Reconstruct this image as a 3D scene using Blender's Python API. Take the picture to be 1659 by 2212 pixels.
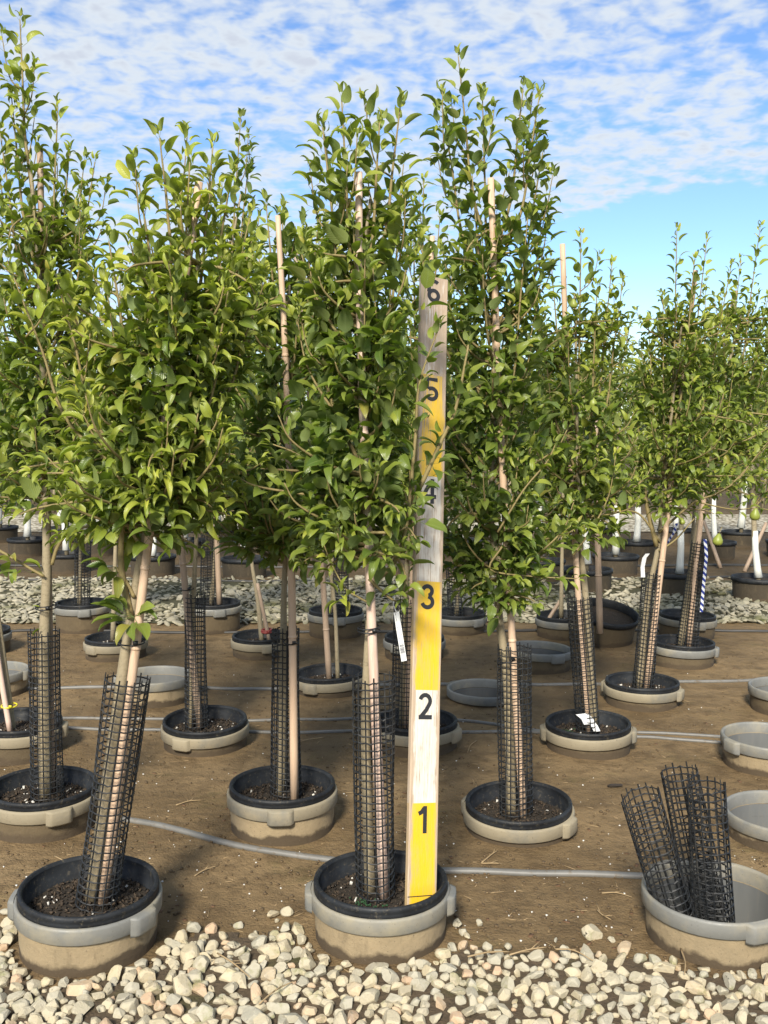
import bpy, bmesh, math, random
import numpy as np
from mathutils import Vector, Matrix, Quaternion, noise

# ------------------------------------------------------------------ reset
for o in list(bpy.data.objects): bpy.data.objects.remove(o)
scene = bpy.context.scene
COL = scene.collection
RAD = math.radians
rng = random.Random(11)

# ------------------------------------------------------------------ camera
CAMZ, PITCH, FPX, PW, PH = 1.373, 4.68, 2100.0, 1659.0, 2212.0   # measured in a 1659 x 2212 picture
cam_data = bpy.data.cameras.new('camera')
cam = bpy.data.objects.new('camera', cam_data); COL.objects.link(cam)
cam.location = (0, 0, CAMZ); cam.rotation_euler = (RAD(90 - PITCH), 0, 0)
cam_data.sensor_fit = 'VERTICAL'; cam_data.sensor_height = 24.0; cam_data.lens = 24.0 * FPX / PH
cam_data.clip_start = 0.05; cam_data.clip_end = 3000
scene.camera = cam
scene.cycles.max_bounces = 5; scene.cycles.diffuse_bounces = 3; scene.cycles.glossy_bounces = 2; scene.cycles.transmission_bounces = 3
scene.cycles.caustics_reflective = False; scene.cycles.caustics_refractive = False
scene.render.resolution_x, scene.render.resolution_y = 768, 1024

# ------------------------------------------------------------------ world: clear sky with a sheet of small clouds
SUN_EL, SUN_AZ = 37.0, 192.0          # azimuth clockwise from +Y (straight ahead): behind the camera, to the left
world = bpy.data.worlds.new('World'); scene.world = world; world.use_nodes = True
nt = world.node_tree; nt.nodes.clear()
def N(t, **kw):
    n = nt.nodes.new(t)
    for k, v in kw.items(): setattr(n, k, v)
    return n
def LNK(a, b): nt.links.new(a, b)
def M_(op, a, b=None, c=None, clamp=False):
    n = N('ShaderNodeMath', operation=op, use_clamp=clamp)
    for i, x in enumerate((a, b, c)):
        if x is None: continue
        if isinstance(x, (int, float)): n.inputs[i].default_value = x
        else: LNK(x, n.inputs[i])
    return n.outputs[0]
def MR_(x, a, b, c=0.0, d=1.0):
    n = N('ShaderNodeMapRange', interpolation_type='SMOOTHSTEP')
    LNK(x, n.inputs[0])
    for i, q in enumerate((a, b, c, d)): n.inputs[i + 1].default_value = q
    return n.outputs[0]
sky = N('ShaderNodeTexSky', sky_type='NISHITA', sun_disc=False)
sky.sun_elevation = RAD(SUN_EL); sky.sun_rotation = RAD(SUN_AZ)
sky.air_density = 1.0; sky.dust_density = 0.35; sky.ozone_density = 3.2; sky.altitude = 200
hs = N('ShaderNodeHueSaturation'); hs.inputs['Saturation'].default_value = 1.12; hs.inputs['Hue'].default_value = 0.506; hs.inputs['Value'].default_value = 1.0
LNK(sky.outputs[0], hs.inputs['Color'])
bg_sky = N('ShaderNodeBackground'); bg_sky.inputs[1].default_value = 0.088
LNK(hs.outputs[0], bg_sky.inputs[0])
tc = N('ShaderNodeTexCoord'); sp = N('ShaderNodeSeparateXYZ'); LNK(tc.outputs['Generated'], sp.inputs[0])
zc = M_('ADD', M_('MAXIMUM', sp.outputs[2], 0.0), 0.12)
px, py = M_('DIVIDE', sp.outputs[0], zc), M_('DIVIDE', sp.outputs[1], zc)
cx = N('ShaderNodeCombineXYZ'); LNK(px, cx.inputs[0]); LNK(py, cx.inputs[1])
def NOISE(vec, scale, detail, rough, lac=2.0, dist=0.0, off=(0, 0, 0)):
    mp = N('ShaderNodeMapping'); mp.inputs[1].default_value = off; LNK(vec, mp.inputs[0])
    n = N('ShaderNodeTexNoise'); n.inputs['Scale'].default_value = scale; n.inputs['Detail'].default_value = detail
    n.inputs['Roughness'].default_value = rough; n.inputs['Lacunarity'].default_value = lac; n.inputs['Distortion'].default_value = dist
    LNK(mp.outputs[0], n.inputs['Vector']); return n.outputs['Fac']
n_cell = NOISE(cx.outputs[0], 15.0, 2.5, 0.5, 2.2, 0.25)
n_big = NOISE(cx.outputs[0], 2.6, 4.0, 0.55, 2.0, 0.3, (3.1, 1.7, 0))
n_fine = NOISE(cx.outputs[0], 30.0, 4.0, 0.6)
dens = M_('ADD', M_('ADD', M_('MULTIPLY', n_cell, 0.95), M_('MULTIPLY', n_big, 0.62)), M_('MULTIPLY', n_fine, 0.20))
# the cloud sheet ends along a ragged edge towards the far right
edge_n = NOISE(cx.outputs[0], 2.2, 4.0, 0.6, 2.0, 0.0, (7, 2, 0))
e1 = MR_(M_('ADD', M_('ADD', py, M_('MULTIPLY', px, 0.66)), M_('MULTIPLY', edge_n, 0.5)), 3.40, 3.62)
e2 = MR_(M_('ADD', px, M_('MULTIPLY', edge_n, 0.5)), 0.42, 0.85)
clear = M_('MULTIPLY', e1, e2)
dens2 = M_('SUBTRACT', M_('SUBTRACT', dens, 0.03), M_('MULTIPLY', clear, 0.6))
cover = MR_(dens2, 0.61, 1.03)
haze_low = MR_(sp.outputs[2], 0.0, 0.16, 0.5, 0.0)          # thin cloud piles up towards the horizon
cover2 = M_('MAXIMUM', M_('MULTIPLY', cover, 0.93), haze_low)
thick = MR_(dens2, 0.98, 1.2)
crgb = N('ShaderNodeMix', data_type='RGBA'); LNK(thick, crgb.inputs[0])
crgb.inputs[6].default_value = (0.86, 0.93, 1.0, 1); crgb.inputs[7].default_value = (0.74, 0.79, 0.88, 1)
bg_cl = N('ShaderNodeBackground'); LNK(crgb.outputs[2], bg_cl.inputs[0]); bg_cl.inputs[1].default_value = 0.385
mx = N('ShaderNodeMixShader'); LNK(cover2, mx.inputs[0]); LNK(bg_sky.outputs[0], mx.inputs[1]); LNK(bg_cl.outputs[0], mx.inputs[2])
wo = N('ShaderNodeOutputWorld'); LNK(mx.outputs[0], wo.inputs[0])

# ------------------------------------------------------------------ sun (veiled by thin cloud: soft edged)
sd = bpy.data.lights.new('sun', 'SUN'); sd.energy = 2.9; sd.angle = RAD(11.0); sd.color = (1.0, 0.93, 0.80)
sun = bpy.data.objects.new('sun', sd); COL.objects.link(sun)
az, el = RAD(SUN_AZ), RAD(SUN_EL)
sdir = Vector((math.sin(az) * math.cos(el), math.cos(az) * math.cos(el), math.sin(el)))
sun.rotation_euler = sdir.to_track_quat('Z', 'Y').to_euler(); sun.location = sdir * 20
vs = scene.view_settings
vs.view_transform = 'Standard'; vs.look = 'None'; vs.exposure = 1.25; vs.gamma = 1.0; vs.use_curve_mapping = False

# ------------------------------------------------------------------ picture <-> place
CP, SP_ = math.cos(RAD(PITCH)), math.sin(RAD(PITCH))
def ray(u, v):
    a, b = (u - PW / 2) / FPX, (PH / 2 - v) / FPX
    return Vector((a, CP + b * SP_, -SP_ + b * CP))
def at_z(u, v, z):
    r = ray(u, v); t = (z - CAMZ) / r.z
    return Vector((r.x * t, r.y * t, z))
def at_y(u, v, y):
    r = ray(u, v); t = y / r.y
    return Vector((r.x * t, y, CAMZ + r.z * t))

# ------------------------------------------------------------------ object helpers
def tag(o, label=None, cat=None, group=None, kind=None):
    if label: o['label'] = label
    if cat: o['category'] = cat
    if group: o['group'] = group
    if kind: o['kind'] = kind
    return o
def link(o, parent=None):
    COL.objects.link(o)
    if parent is not None: o.parent = parent
    return o
def empty(name, loc, label, cat, group=None, rot=None):
    o = bpy.data.objects.new(name, None); o.empty_display_size = 0.1; COL.objects.link(o)
    o.location = loc
    if rot is not None: o.rotation_euler = rot
    return tag(o, label, cat, group)
def mesh_from(verts, faces, mat=None, smooth=False, name='mesh'):
    me = bpy.data.meshes.new(name); me.from_pydata([tuple(v) for v in verts], [], faces); me.update()
    if mat: me.materials.append(mat)
    if smooth: me.polygons.foreach_set('use_smooth', [True] * len(me.polygons))
    return me
def obj(name, me, parent=None, loc=None, rot=None):
    o = bpy.data.objects.new(name, me); link(o, parent)
    if loc is not None: o.location = loc
    if rot is not None: o.rotation_euler = rot
    return o
def tube(pts, radii, sides=6, cap=True):
    """swept tube: returns verts, faces"""
    P = [Vector(p) for p in pts]; n = len(P); V, F = [], []
    t0 = (P[1] - P[0]).normalized()
    nrm = t0.orthogonal().normalized()
    for i in range(n):
        t = (P[min(i + 1, n - 1)] - P[max(i - 1, 0)]).normalized()
        nrm = (nrm - t * nrm.dot(t))
        nrm = nrm.normalized() if nrm.length > 1e-6 else t.orthogonal().normalized()
        b = t.cross(nrm)
        r = radii[i] if hasattr(radii, '__len__') else radii
        for k in range(sides):
            a = 2 * math.pi * k / sides
            V.append(P[i] + (nrm * math.cos(a) + b * math.sin(a)) * r)
    for i in range(n - 1):
        for k in range(sides):
            F.append((i * sides + k, i * sides + (k + 1) % sides, (i + 1) * sides + (k + 1) % sides, (i + 1) * sides + k))
    if cap:
        F.append(tuple(range(sides))[::-1]); F.append(tuple((n - 1) * sides + k for k in range(sides)))
    return V, F
def catmull(pts, per=6):
    P = [Vector(p) for p in pts]
    if len(P) < 3: return [P[0].lerp(P[-1], i / per) for i in range(per + 1)]
    Q = [P[0] * 2 - P[1]] + P + [P[-1] * 2 - P[-2]]; out = []
    for i in range(1, len(Q) - 2):
        a, b, c, d = Q[i - 1], Q[i], Q[i + 1], Q[i + 2]
        for k in range(per):
            t = k / per
            out.append(0.5 * ((2 * b) + (c - a) * t + (2 * a - 5 * b + 4 * c - d) * t * t + (3 * b - a - 3 * c + d) * t ** 3))
    out.append(P[-1]); return out
def lathe(profile, seg=40, close=False):
    V, F = [], []; m = len(profile)
    for k in range(seg):
        a = 2 * math.pi * k / seg; c, s = math.cos(a), math.sin(a)
        for r, z in profile: V.append((r * c, r * s, z))
    for k in range(seg):
        k2 = (k + 1) % seg
        for j in range(m - 1 if not close else m):
            j2 = (j + 1) % m
            F.append((k * m + j, k2 * m + j, k2 * m + j2, k * m + j2))
    return V, F
def join(parts):
    V, F = [], []
    for v, f in parts:
        o = len(V); V += list(v); F += [tuple(i + o for i in q) for q in f]
    return V, F
def box(c, s, R=None):
    c = Vector(c); V = []
    for x in (-.5, .5):
        for y in (-.5, .5):
            for z in (-.5, .5):
                p = Vector((x * s[0], y * s[1], z * s[2]))
                V.append(c + (R @ p if R else p))
    return V, [(0, 1, 3, 2), (4, 6, 7, 5), (0, 4, 5, 1), (2, 3, 7, 6), (0, 2, 6, 4), (1, 5, 7, 3)]

# ------------------------------------------------------------------ materials
class Mat:
    def __init__(s, name):
        s.m = bpy.data.materials.new(name); s.m.use_nodes = True; s.nt = s.m.node_tree
        s.b = s.nt.nodes['Principled BSDF']; s.out = s.nt.nodes['Material Output']
        s._tc = None
    def n(s, t, **kw):
        x = s.nt.nodes.new(t)
        for k, v in kw.items(): setattr(x, k, v)
        return x
    def l(s, a, b): s.nt.links.new(a, b)
    def co(s, which='Object'):
        if not s._tc: s._tc = s.n('ShaderNodeTexCoord')
        return s._tc.outputs[which]
    def geo(s): return s.n('ShaderNodeNewGeometry').outputs['Position']
    def noise(s, scale, detail=4, rough=0.55, vec=None, stretch=None, dist=0.0, col=False):
        v = vec if vec is not None else s.co()
        if stretch:
            mp = s.n('ShaderNodeMapping'); mp.inputs[3].default_value = stretch; s.l(v, mp.inputs[0]); v = mp.outputs[0]
        x = s.n('ShaderNodeTexNoise'); x.inputs['Scale'].default_value = scale; x.inputs['Detail'].default_value = detail
        x.inputs['Roughness'].default_value = rough; x.inputs['Distortion'].default_value = dist
        s.l(v, x.inputs['Vector']); return x.outputs['Color' if col else 'Fac']
    def mr(s, x, a, b, c=0.0, d=1.0):
        m = s.n('ShaderNodeMapRange'); s.l(x, m.inputs[0])
        for i, q in enumerate((a, b, c, d)): m.inputs[i + 1].default_value = q
        return m.outputs[0]
    def math(s, op, a, b=0.0, clamp=False):
        m = s.n('ShaderNodeMath', operation=op, use_clamp=clamp)
        for i, q in enumerate((a, b)):
            if isinstance(q, (int, float)): m.inputs[i].default_value = q
            else: s.l(q, m.inputs[i])
        return m.outputs[0]
    def mix(s, f, a, b, mode='MIX'):
        m = s.n('ShaderNodeMix', data_type='RGBA', blend_type=mode)
        for i, q in ((0, f), (6, a), (7, b)):
            if isinstance(q, (int, float)): m.inputs[i].default_value = q
            elif isinstance(q, tuple): m.inputs[i].default_value = q if len(q) == 4 else q + (1,)
            else: s.l(q, m.inputs[i])
        return m.outputs[2]
    def color(s, c):
        if isinstance(c, tuple): s.b.inputs['Base Color'].default_value = c + (1,)
        else: s.l(c, s.b.inputs['Base Color'])
    def rough(s, r):
        if isinstance(r, (int, float)): s.b.inputs['Roughness'].default_value = r
        else: s.l(r, s.b.inputs['Roughness'])
    def bump(s, h, strength=0.3, dist=0.01):
        b = s.n('ShaderNodeBump'); b.inputs['Strength'].default_value = strength; b.inputs['Distance'].default_value = dist
        s.l(h, b.inputs['Height']); s.l(b.outputs[0], s.b.inputs['Normal'])
    def rnd(s): return s.n('ShaderNodeObjectInfo').outputs['Random']
    def attr(s, name):
        a = s.n('ShaderNodeAttribute'); a.attribute_name = name; return a
    def sepz(s, vec=None):
        x = s.n('ShaderNodeSeparateXYZ'); s.l(vec if vec is not None else s.co(), x.inputs[0]); return x.outputs

def mat_ground():
    m = Mat('damp_soil_far_shade'); g = m.geo()
    big = m.noise(1.3, 5, 0.6, g); mid = m.noise(9, 6, 0.65, g); fine = m.noise(120, 4, 0.7, g)
    c = m.mix(m.mr(big, .35, .65), (0.140, 0.094, 0.045), (0.255, 0.176, 0.090))
    c = m.mix(m.math('MULTIPLY', m.mr(mid, .46, .66), 0.75), c, (0.098, 0.064, 0.031))
    moss = m.math('MULTIPLY', m.mr(m.noise(2.3, 5, .65, g), .56, .72), m.mr(m.noise(30, 3, .6, g), .4, .62))
    c = m.mix(m.math('MULTIPLY', moss, .5), c, (0.075, 0.075, 0.022))
    c = m.mix(m.math('MULTIPLY', m.mr(fine, .62, .72), .55), c, (0.27, 0.20, 0.12))
    speck = m.mr(m.noise(210, 1, .4, g), .765, .79)
    c = m.mix(m.math('MULTIPLY', speck, .4), c, (0.55, 0.5, 0.4))
    far_shade = m.mr(m.math('ADD', m.sepz(g)[1], m.math('MULTIPLY', big, .8)), 8.6, 10.0)
    c = m.mix(m.math('MULTIPLY', far_shade, .62), c, (0.05, 0.036, 0.02))  # soil colour darkened past the path to stand for canopy shade
    m.color(c); m.rough(m.mr(big, .3, .7, .72, .95)); m.b.inputs['Specular IOR Level'].default_value = .25
    m.bump(m.math('ADD', m.math('MULTIPLY', mid, 1.0), m.math('MULTIPLY', fine, .25)), 1.0, .03)
    return m.m
def mat_bed():
    m = Mat('gravel_fines'); g = m.geo()
    c = m.mix(m.noise(25, 5, .7, g), (0.035, 0.025, 0.014), (0.15, 0.105, 0.06))
    c = m.mix(m.mr(m.noise(5, 4, .6, g), .55, .7), c, (0.07, 0.07, 0.02))
    m.color(c); m.rough(.9); m.bump(m.noise(60, 5, .7, g), .9, .02); return m.m
def mat_far_gravel():
    m = Mat('pale_far_gravel'); g = m.geo()
    vo = m.n('ShaderNodeTexVoronoi'); vo.inputs['Scale'].default_value = 16; m.l(g, vo.inputs['Vector'])
    c = m.mix(m.mr(vo.outputs['Distance'], .25, .6), (0.62, 0.57, 0.45), (0.16, 0.13, 0.08))
    m.color(c); m.rough(.9); m.bump(vo.outputs['Distance'], .8, -.03); return m.m
def mat_stone(merged):
    m = Mat('limestone_chip' + ('_bed' if merged else '')); g = m.geo()
    r = m.attr('lc').outputs['Fac'] if merged else m.rnd()
    c = m.mix(r, (0.365, 0.34, 0.265), (0.48, 0.405, 0.265))
    c = m.mix(m.mr(r, .88, .97), c, (0.48, 0.34, 0.22))
    c = m.mix(m.math('MULTIPLY', m.mr(m.noise(45, 5, .65, g), .5, .75), .55), c, (0.50, 0.465, 0.38))
    n2 = m.noise(18, 4, .7, g)
    c = m.mix(m.math('MULTIPLY', m.mr(n2, .56, .72), .7), c, (0.20, 0.20, 0.075))
    c = m.mix(m.math('MULTIPLY', m.mr(m.noise(90, 3, .6, g), .58, .72), .5), c, (0.26, 0.21, 0.14))
    m.color(c); m.rough(.85); m.b.inputs['Specular IOR Level'].default_value = .3
    m.bump(m.noise(110, 5, .7, g), .55, .006); return m.m
def mat_stone_rear():
    m = Mat('mossy_chip'); g = m.geo(); r = m.attr('lc').outputs['Fac']
    c = m.mix(r, (0.24, 0.22, 0.165), (0.40, 0.36, 0.26))
    c = m.mix(m.mr(m.noise(1.8, 5, .7, g), .48, .66), c, (0.085, 0.085, 0.028))
    m.color(c); m.rough(.9); return m.m
def mat_grey_plastic():
    m = Mat('grey_dusty_plastic'); g = m.geo()
    c = m.mix(m.noise(14, 5, .6, g), (0.13, 0.132, 0.122), (0.225, 0.22, 0.20))
    c = m.mix(m.math('MULTIPLY', m.mr(m.noise(5, 5, .7, g), .46, .7), .75), c, (0.33, 0.285, 0.19))
    c = m.mix(m.mr(m.noise(160, 3, .6, g), .62, .8), c, (0.10, 0.09, 0.075))
    m.color(c); m.rough(m.mr(m.noise(30, 3, .6, g), .3, .7, .45, .75)); m.bump(m.noise(70, 4, .6, g), .15, .004); return m.m
def mat_tan_band():
    m = Mat('tan_dusted_plastic'); g = m.geo()
    c = m.mix(m.noise(9, 5, .65, g), (0.20, 0.17, 0.115), (0.33, 0.28, 0.19))
    c = m.mix(m.math('MULTIPLY', m.mr(m.noise(4, 5, .7, g), .5, .68), .8), c, (0.15, 0.148, 0.13))
    c = m.mix(m.mr(m.noise(120, 3, .6, g), .62, .8), c, (0.11, 0.09, 0.065))
    m.color(c); m.rough(.8); m.bump(m.noise(70, 4, .6, g), .2, .004); return m.m
def mat_lining():
    m = Mat('dark_pot_lining'); g = m.geo()
    c = m.mix(m.noise(10, 5, .6, g, (1.5, 1.5, .3)), (0.085, 0.09, 0.092), (0.165, 0.168, 0.162))
    c = m.mix(m.math('MULTIPLY', m.mr(m.noise(30, 5, .7, g, (1, 1, .25)), .55, .75), .6), c, (0.17, 0.155, 0.125))
    m.color(c); m.rough(.75); return m.m
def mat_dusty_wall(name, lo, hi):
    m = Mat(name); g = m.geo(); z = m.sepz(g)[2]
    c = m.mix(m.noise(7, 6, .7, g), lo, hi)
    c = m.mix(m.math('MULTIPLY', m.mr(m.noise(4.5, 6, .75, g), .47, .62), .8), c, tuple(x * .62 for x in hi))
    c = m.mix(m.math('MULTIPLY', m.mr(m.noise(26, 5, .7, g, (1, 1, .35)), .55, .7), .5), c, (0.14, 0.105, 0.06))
    # wet mud line splashed up from the ground, ragged
    lvl = m.math('ADD', z, m.math('MULTIPLY', m.noise(11, 4, .6, g), -.07))
    c = m.mix(m.mr(lvl, -.004, -.016), c, (0.075, 0.053, 0.03))
    c = m.mix(m.mr(m.noise(200, 2, .5, g), .66, .76), c, (0.12, 0.09, 0.06))
    m.color(c); m.rough(.9); m.bump(m.noise(60, 6, .7, g), .5, .006); return m.m
def mat_black_plastic():
    m = Mat('black_pot_plastic'); g = m.geo()
    c = m.mix(m.mr(m.noise(9, 5, .65, g), .4, .7), (0.008, 0.009, 0.011), (0.022, 0.025, 0.029))
    c = m.mix(m.math('MULTIPLY', m.mr(m.noise(85, 6, .75, g), .56, .72), .5), c, (0.17, 0.14, 0.09))
    m.color(c); m.rough(m.mr(m.noise(30, 4, .6, g), .3, .7, .45, .7)); m.b.inputs['Specular IOR Level'].default_value = .3; m.bump(m.noise(90, 4, .6, g), .12, .004); return m.m
def mat_netting():
    m = Mat('black_netting'); g = m.geo()
    c = m.mix(m.mr(m.noise(25, 4, .7, g), .5, .75), (0.010, 0.011, 0.012), (0.05, 0.047, 0.042))
    m.color(c); m.rough(.5); return m.m
def mat_bamboo(name, a, b, dark):
    m = Mat(name); o = m.co()
    c = m.mix(m.noise(6, 4, .6, o, (6, 6, .6)), a, b)
    c = m.mix(m.math('MULTIPLY', m.mr(m.noise(14, 5, .7, o, (4, 4, .35)), .55, .75), .8), c, dark)
    c = m.mix(m.math('MULTIPLY', m.mr(m.noise(120, 3, .6, o, (3, 3, .2)), .5, .8), .3), c, dark)
    m.color(c); m.rough(.6); m.bump(m.noise(150, 3, .6, o, (3, 3, .1)), .25, .002); return m.m
def mat_bark(name, a, b, c2):
    m = Mat(name); g = m.geo()
    c = m.mix(m.noise(12, 5, .65, g, (2, 2, .7)), a, b)
    c = m.mix(m.math('MULTIPLY', m.mr(m.noise(38, 4, .7, g, (1, 1, 1.8)), .56, .72), .7), c, c2)
    m.color(c); m.rough(.75); m.bump(m.noise(70, 5, .7, g, (1, 1, 1.5)), .5, .004); return m.m
def mat_leaf(merged, name):
    m = Mat(name)
    if merged: lc = m.attr('lc').outputs['Color']
    else: lc = m.n('ShaderNodeObjectInfo').outputs['Color']
    s = m.n('ShaderNodeSeparateColor'); m.l(lc, s.inputs[0]); young, rnd = s.outputs[0], s.outputs[1]
    uv = m.n('ShaderNodeUVMap'); su = m.sepz(uv.outputs[0])
    old = m.mix(rnd, (0.066, 0.120, 0.022), (0.215, 0.265, 0.046))
    yng = m.mix(rnd, (0.29, 0.36, 0.038), (0.48, 0.48, 0.068))
    c = m.mix(young, old, yng)
    c = m.mix(m.math('MULTIPLY', m.mr(rnd, .955, .97), .55), c, (0.30, 0.22, 0.05))          # the odd yellowing leaf
    blot = m.noise(2.2, 4, .65, m.co('Object'))
    side = m.math('ABSOLUTE', m.math('SUBTRACT', su[0], .5))
    rib = m.mr(side, .014, .05, 1, 0)
    lit_margin = m.mr(side, .43, .5)
    c = m.mix(m.math('MULTIPLY', lit_margin, .30), c, (0.26, 0.30, 0.08))  # pale rim painted in for light caught along the leaf edge
    c = m.mix(m.math('MULTIPLY', rib, .55), c, (0.24, 0.30, 0.09))
    ve = m.math('SINE', m.math('MULTIPLY', m.math('SUBTRACT', su[1], m.math('MULTIPLY', side, .5)), 75.0))
    c = m.mix(m.mr(ve, .6, 1.0, 0, .16), c, (0.17, 0.22, 0.07))
    back = m.n('ShaderNodeNewGeometry').outputs['Backfacing']
    c2 = m.mix(.55, c, (0.13, 0.18, 0.075))
    c = m.mix(back, c, c2)
    m.color(c); m.rough(m.mix(back, m.mix(young, (.32, .32, .32), (.42, .42, .42)), (.7, .7, .7)))
    m.b.inputs['Specular IOR Level'].default_value = .45
    tr = m.n('ShaderNodeBsdfTranslucent'); m.l(m.mix(young, (0.13, 0.24, 0.012), (0.36, 0.46, 0.03)), tr.inputs[0])
    mxs = m.n('ShaderNodeMixShader'); mxs.inputs[0].default_value = .34
    m.l(m.b.outputs[0], mxs.inputs[1]); m.l(tr.outputs[0], mxs.inputs[2]); m.l(mxs.outputs[0], m.out.inputs[0])
    m.bump(m.math('ADD', ve, m.math('MULTIPLY', rib, -2.0)), .18, .004)
    return m.m
def mat_potsoil():
    m = Mat('bark_potting_mix'); g = m.geo()
    c = m.mix(m.noise(45, 5, .7, g), (0.008, 0.006, 0.004), (0.055, 0.038, 0.022))
    c = m.mix(m.mr(m.noise(100, 2, .5, g), .66, .72), c, (0.17, 0.12, 0.07))
    m.color(c); m.rough(.9); m.bump(m.noise(70, 5, .7, g), 1.0, .02); return m.m
def mat_chip():
    m = Mat('bark_chip'); r = m.attr('lc').outputs['Fac']
    c = m.mix(r, (0.010, 0.007, 0.005), (0.062, 0.042, 0.025)); c = m.mix(m.mr(r, .95, .96), c, (0.55, 0.53, 0.48))
    m.color(c); m.rough(.85); return m.m
def mat_plain(name, col, rough=.6, var=.25, scale=30):
    m = Mat(name); g = m.geo()
    d = tuple(x * (1 - var) for x in col)
    m.color(m.mix(m.noise(scale, 5, .65, g), d, col)); m.rough(rough); return m.m
def mat_pipe():
    m = Mat('flat_grey_hose'); g = m.geo()
    c = m.mix(m.noise(8, 5, .65, g), (0.09, 0.09, 0.086), (0.23, 0.22, 0.20))
    c = m.mix(m.mr(m.noise(40, 5, .7, g), .55, .72), c, (0.12, 0.09, 0.055))
    m.color(c); m.rough(.5); return m.m
def mat_board():
    m = Mat('painted_board'); o = m.co(); s = m.sepz(o)
    grain = m.noise(14, 6, .7, o, (7, 7, .35)); grain2 = m.noise(60, 4, .65, o, (5, 5, .2))
    wood = m.mix(grain, (0.34, 0.24, 0.16), (0.52, 0.42, 0.31))
    wood = m.mix(m.mr(grain2, .55, .8), wood, (0.22, 0.15, 0.10))
    ft = m.math('DIVIDE', s[2], .3048)
    par = m.math('FLOORED_MODULO', m.math('FLOOR', ft), 2.0)      # 0-1 ft yellow, 1-2 white ...
    paint = m.mix(par, (0.66, 0.42, 0.012), (0.64, 0.61, 0.54))
    paint = m.mix(m.math('MULTIPLY', m.mr(m.noise(5, 5, .7, o), .5, .75), .30), paint, m.mix(par, (0.46, 0.27, 0.02), (0.47, 0.42, 0.33)))
    # wear grows towards the top of the board and along its edges
    edge = m.mr(m.math('ABSOLUTE', s[0]), .030, .0445, 0, .26)
    top = m.mr(ft, 2.6, 6.0, 0, .135)
    onw = m.math('MULTIPLY', par, .06)
    w = m.math('ADD', m.math('ADD', m.math('ADD', edge, top), onw), m.math('ADD', m.math('MULTIPLY', grain2, .55), m.math('MULTIPLY', m.noise(9, 5, .7, o, (1.6, 1.6, .6)), .5)))
    wear = m.mr(w, .635, .70)
    thin = m.math('MULTIPLY', m.mr(w, .50, .66), .40)
    c = m.mix(thin, paint, wood); c = m.mix(wear, c, wood)
    side = m.n('ShaderNodeNewGeometry')
    c = m.mix(m.mr(m.math('ABSOLUTE', s[0]), .0443, .0446), c, m.mix(.75, paint, wood))
    dirt = m.math('MULTIPLY', m.mr(m.noise(34, 4, .7, o, (3, 3, .5)), .66, .74), .65)
    c = m.mix(dirt, c, (0.22, 0.15, 0.09))
    m.color(c); m.rough(.55); m.bump(m.math('ADD', grain2, m.math('MULTIPLY', wear, -.8)), .3, .002); return m.m
def mat_number():
    m = Mat('black_number_paint'); o = m.co()
    m.color(m.mix(m.mr(m.noise(90, 4, .7, o), .66, .74), (0.018, 0.018, 0.02), (0.16, 0.14, 0.12))); m.rough(.55); return m.m
def mat_tape():
    m = Mat('blue_white_tape'); s = m.sepz(m.co())
    f = m.math('FRACT', m.math('ADD', m.math('MULTIPLY', s[2], 26.0), m.math('MULTIPLY', s[0], 26.0)))
    m.color(m.mix(m.mr(f, .5, .53), (0.75, 0.77, 0.8), (0.02, 0.04, 0.25))); m.rough(.4); return m.m
def mat_tag():
    m = Mat('printed_tag'); s = m.sepz(m.co())
    bars = m.math('MULTIPLY', m.math('GREATER_THAN', m.math('FRACT', m.math('MULTIPLY', m.noise(1, 2, .5, m.co(), (0.01, .01, 260)), 9)), .5),
                  m.math('MULTIPLY', m.math('LESS_THAN', s[2], .05), m.math('GREATER_THAN', s[2], .02)))
    lines = m.math('MULTIPLY', m.math('LESS_THAN', m.math('FRACT', m.math('MULTIPLY', s[0], 260)), .35),
                   m.math('MULTIPLY', m.math('GREATER_THAN', s[2], .062), m.mr(m.noise(60, 3, .6, m.co()), .5, .55)))
    inside = m.math('LESS_THAN', m.math('ABSOLUTE', s[0]), .006)
    f = m.math('MULTIPLY', m.math('MAXIMUM', bars, lines), inside)
    m.color(m.mix(f, (0.74, 0.75, 0.74), (0.08, 0.08, 0.09))); m.rough(.5); return m.m
def mat_pear():
    m = Mat('pear_skin'); o = m.co()
    c = m.mix(m.noise(12, 4, .6, o), (0.17, 0.22, 0.035), (0.28, 0.31, 0.055))
    c = m.mix(m.mr(m.noise(180, 2, .5, o), .62, .7), c, (0.16, 0.16, 0.04)); m.color(c); m.rough(.45); return m.m

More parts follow.
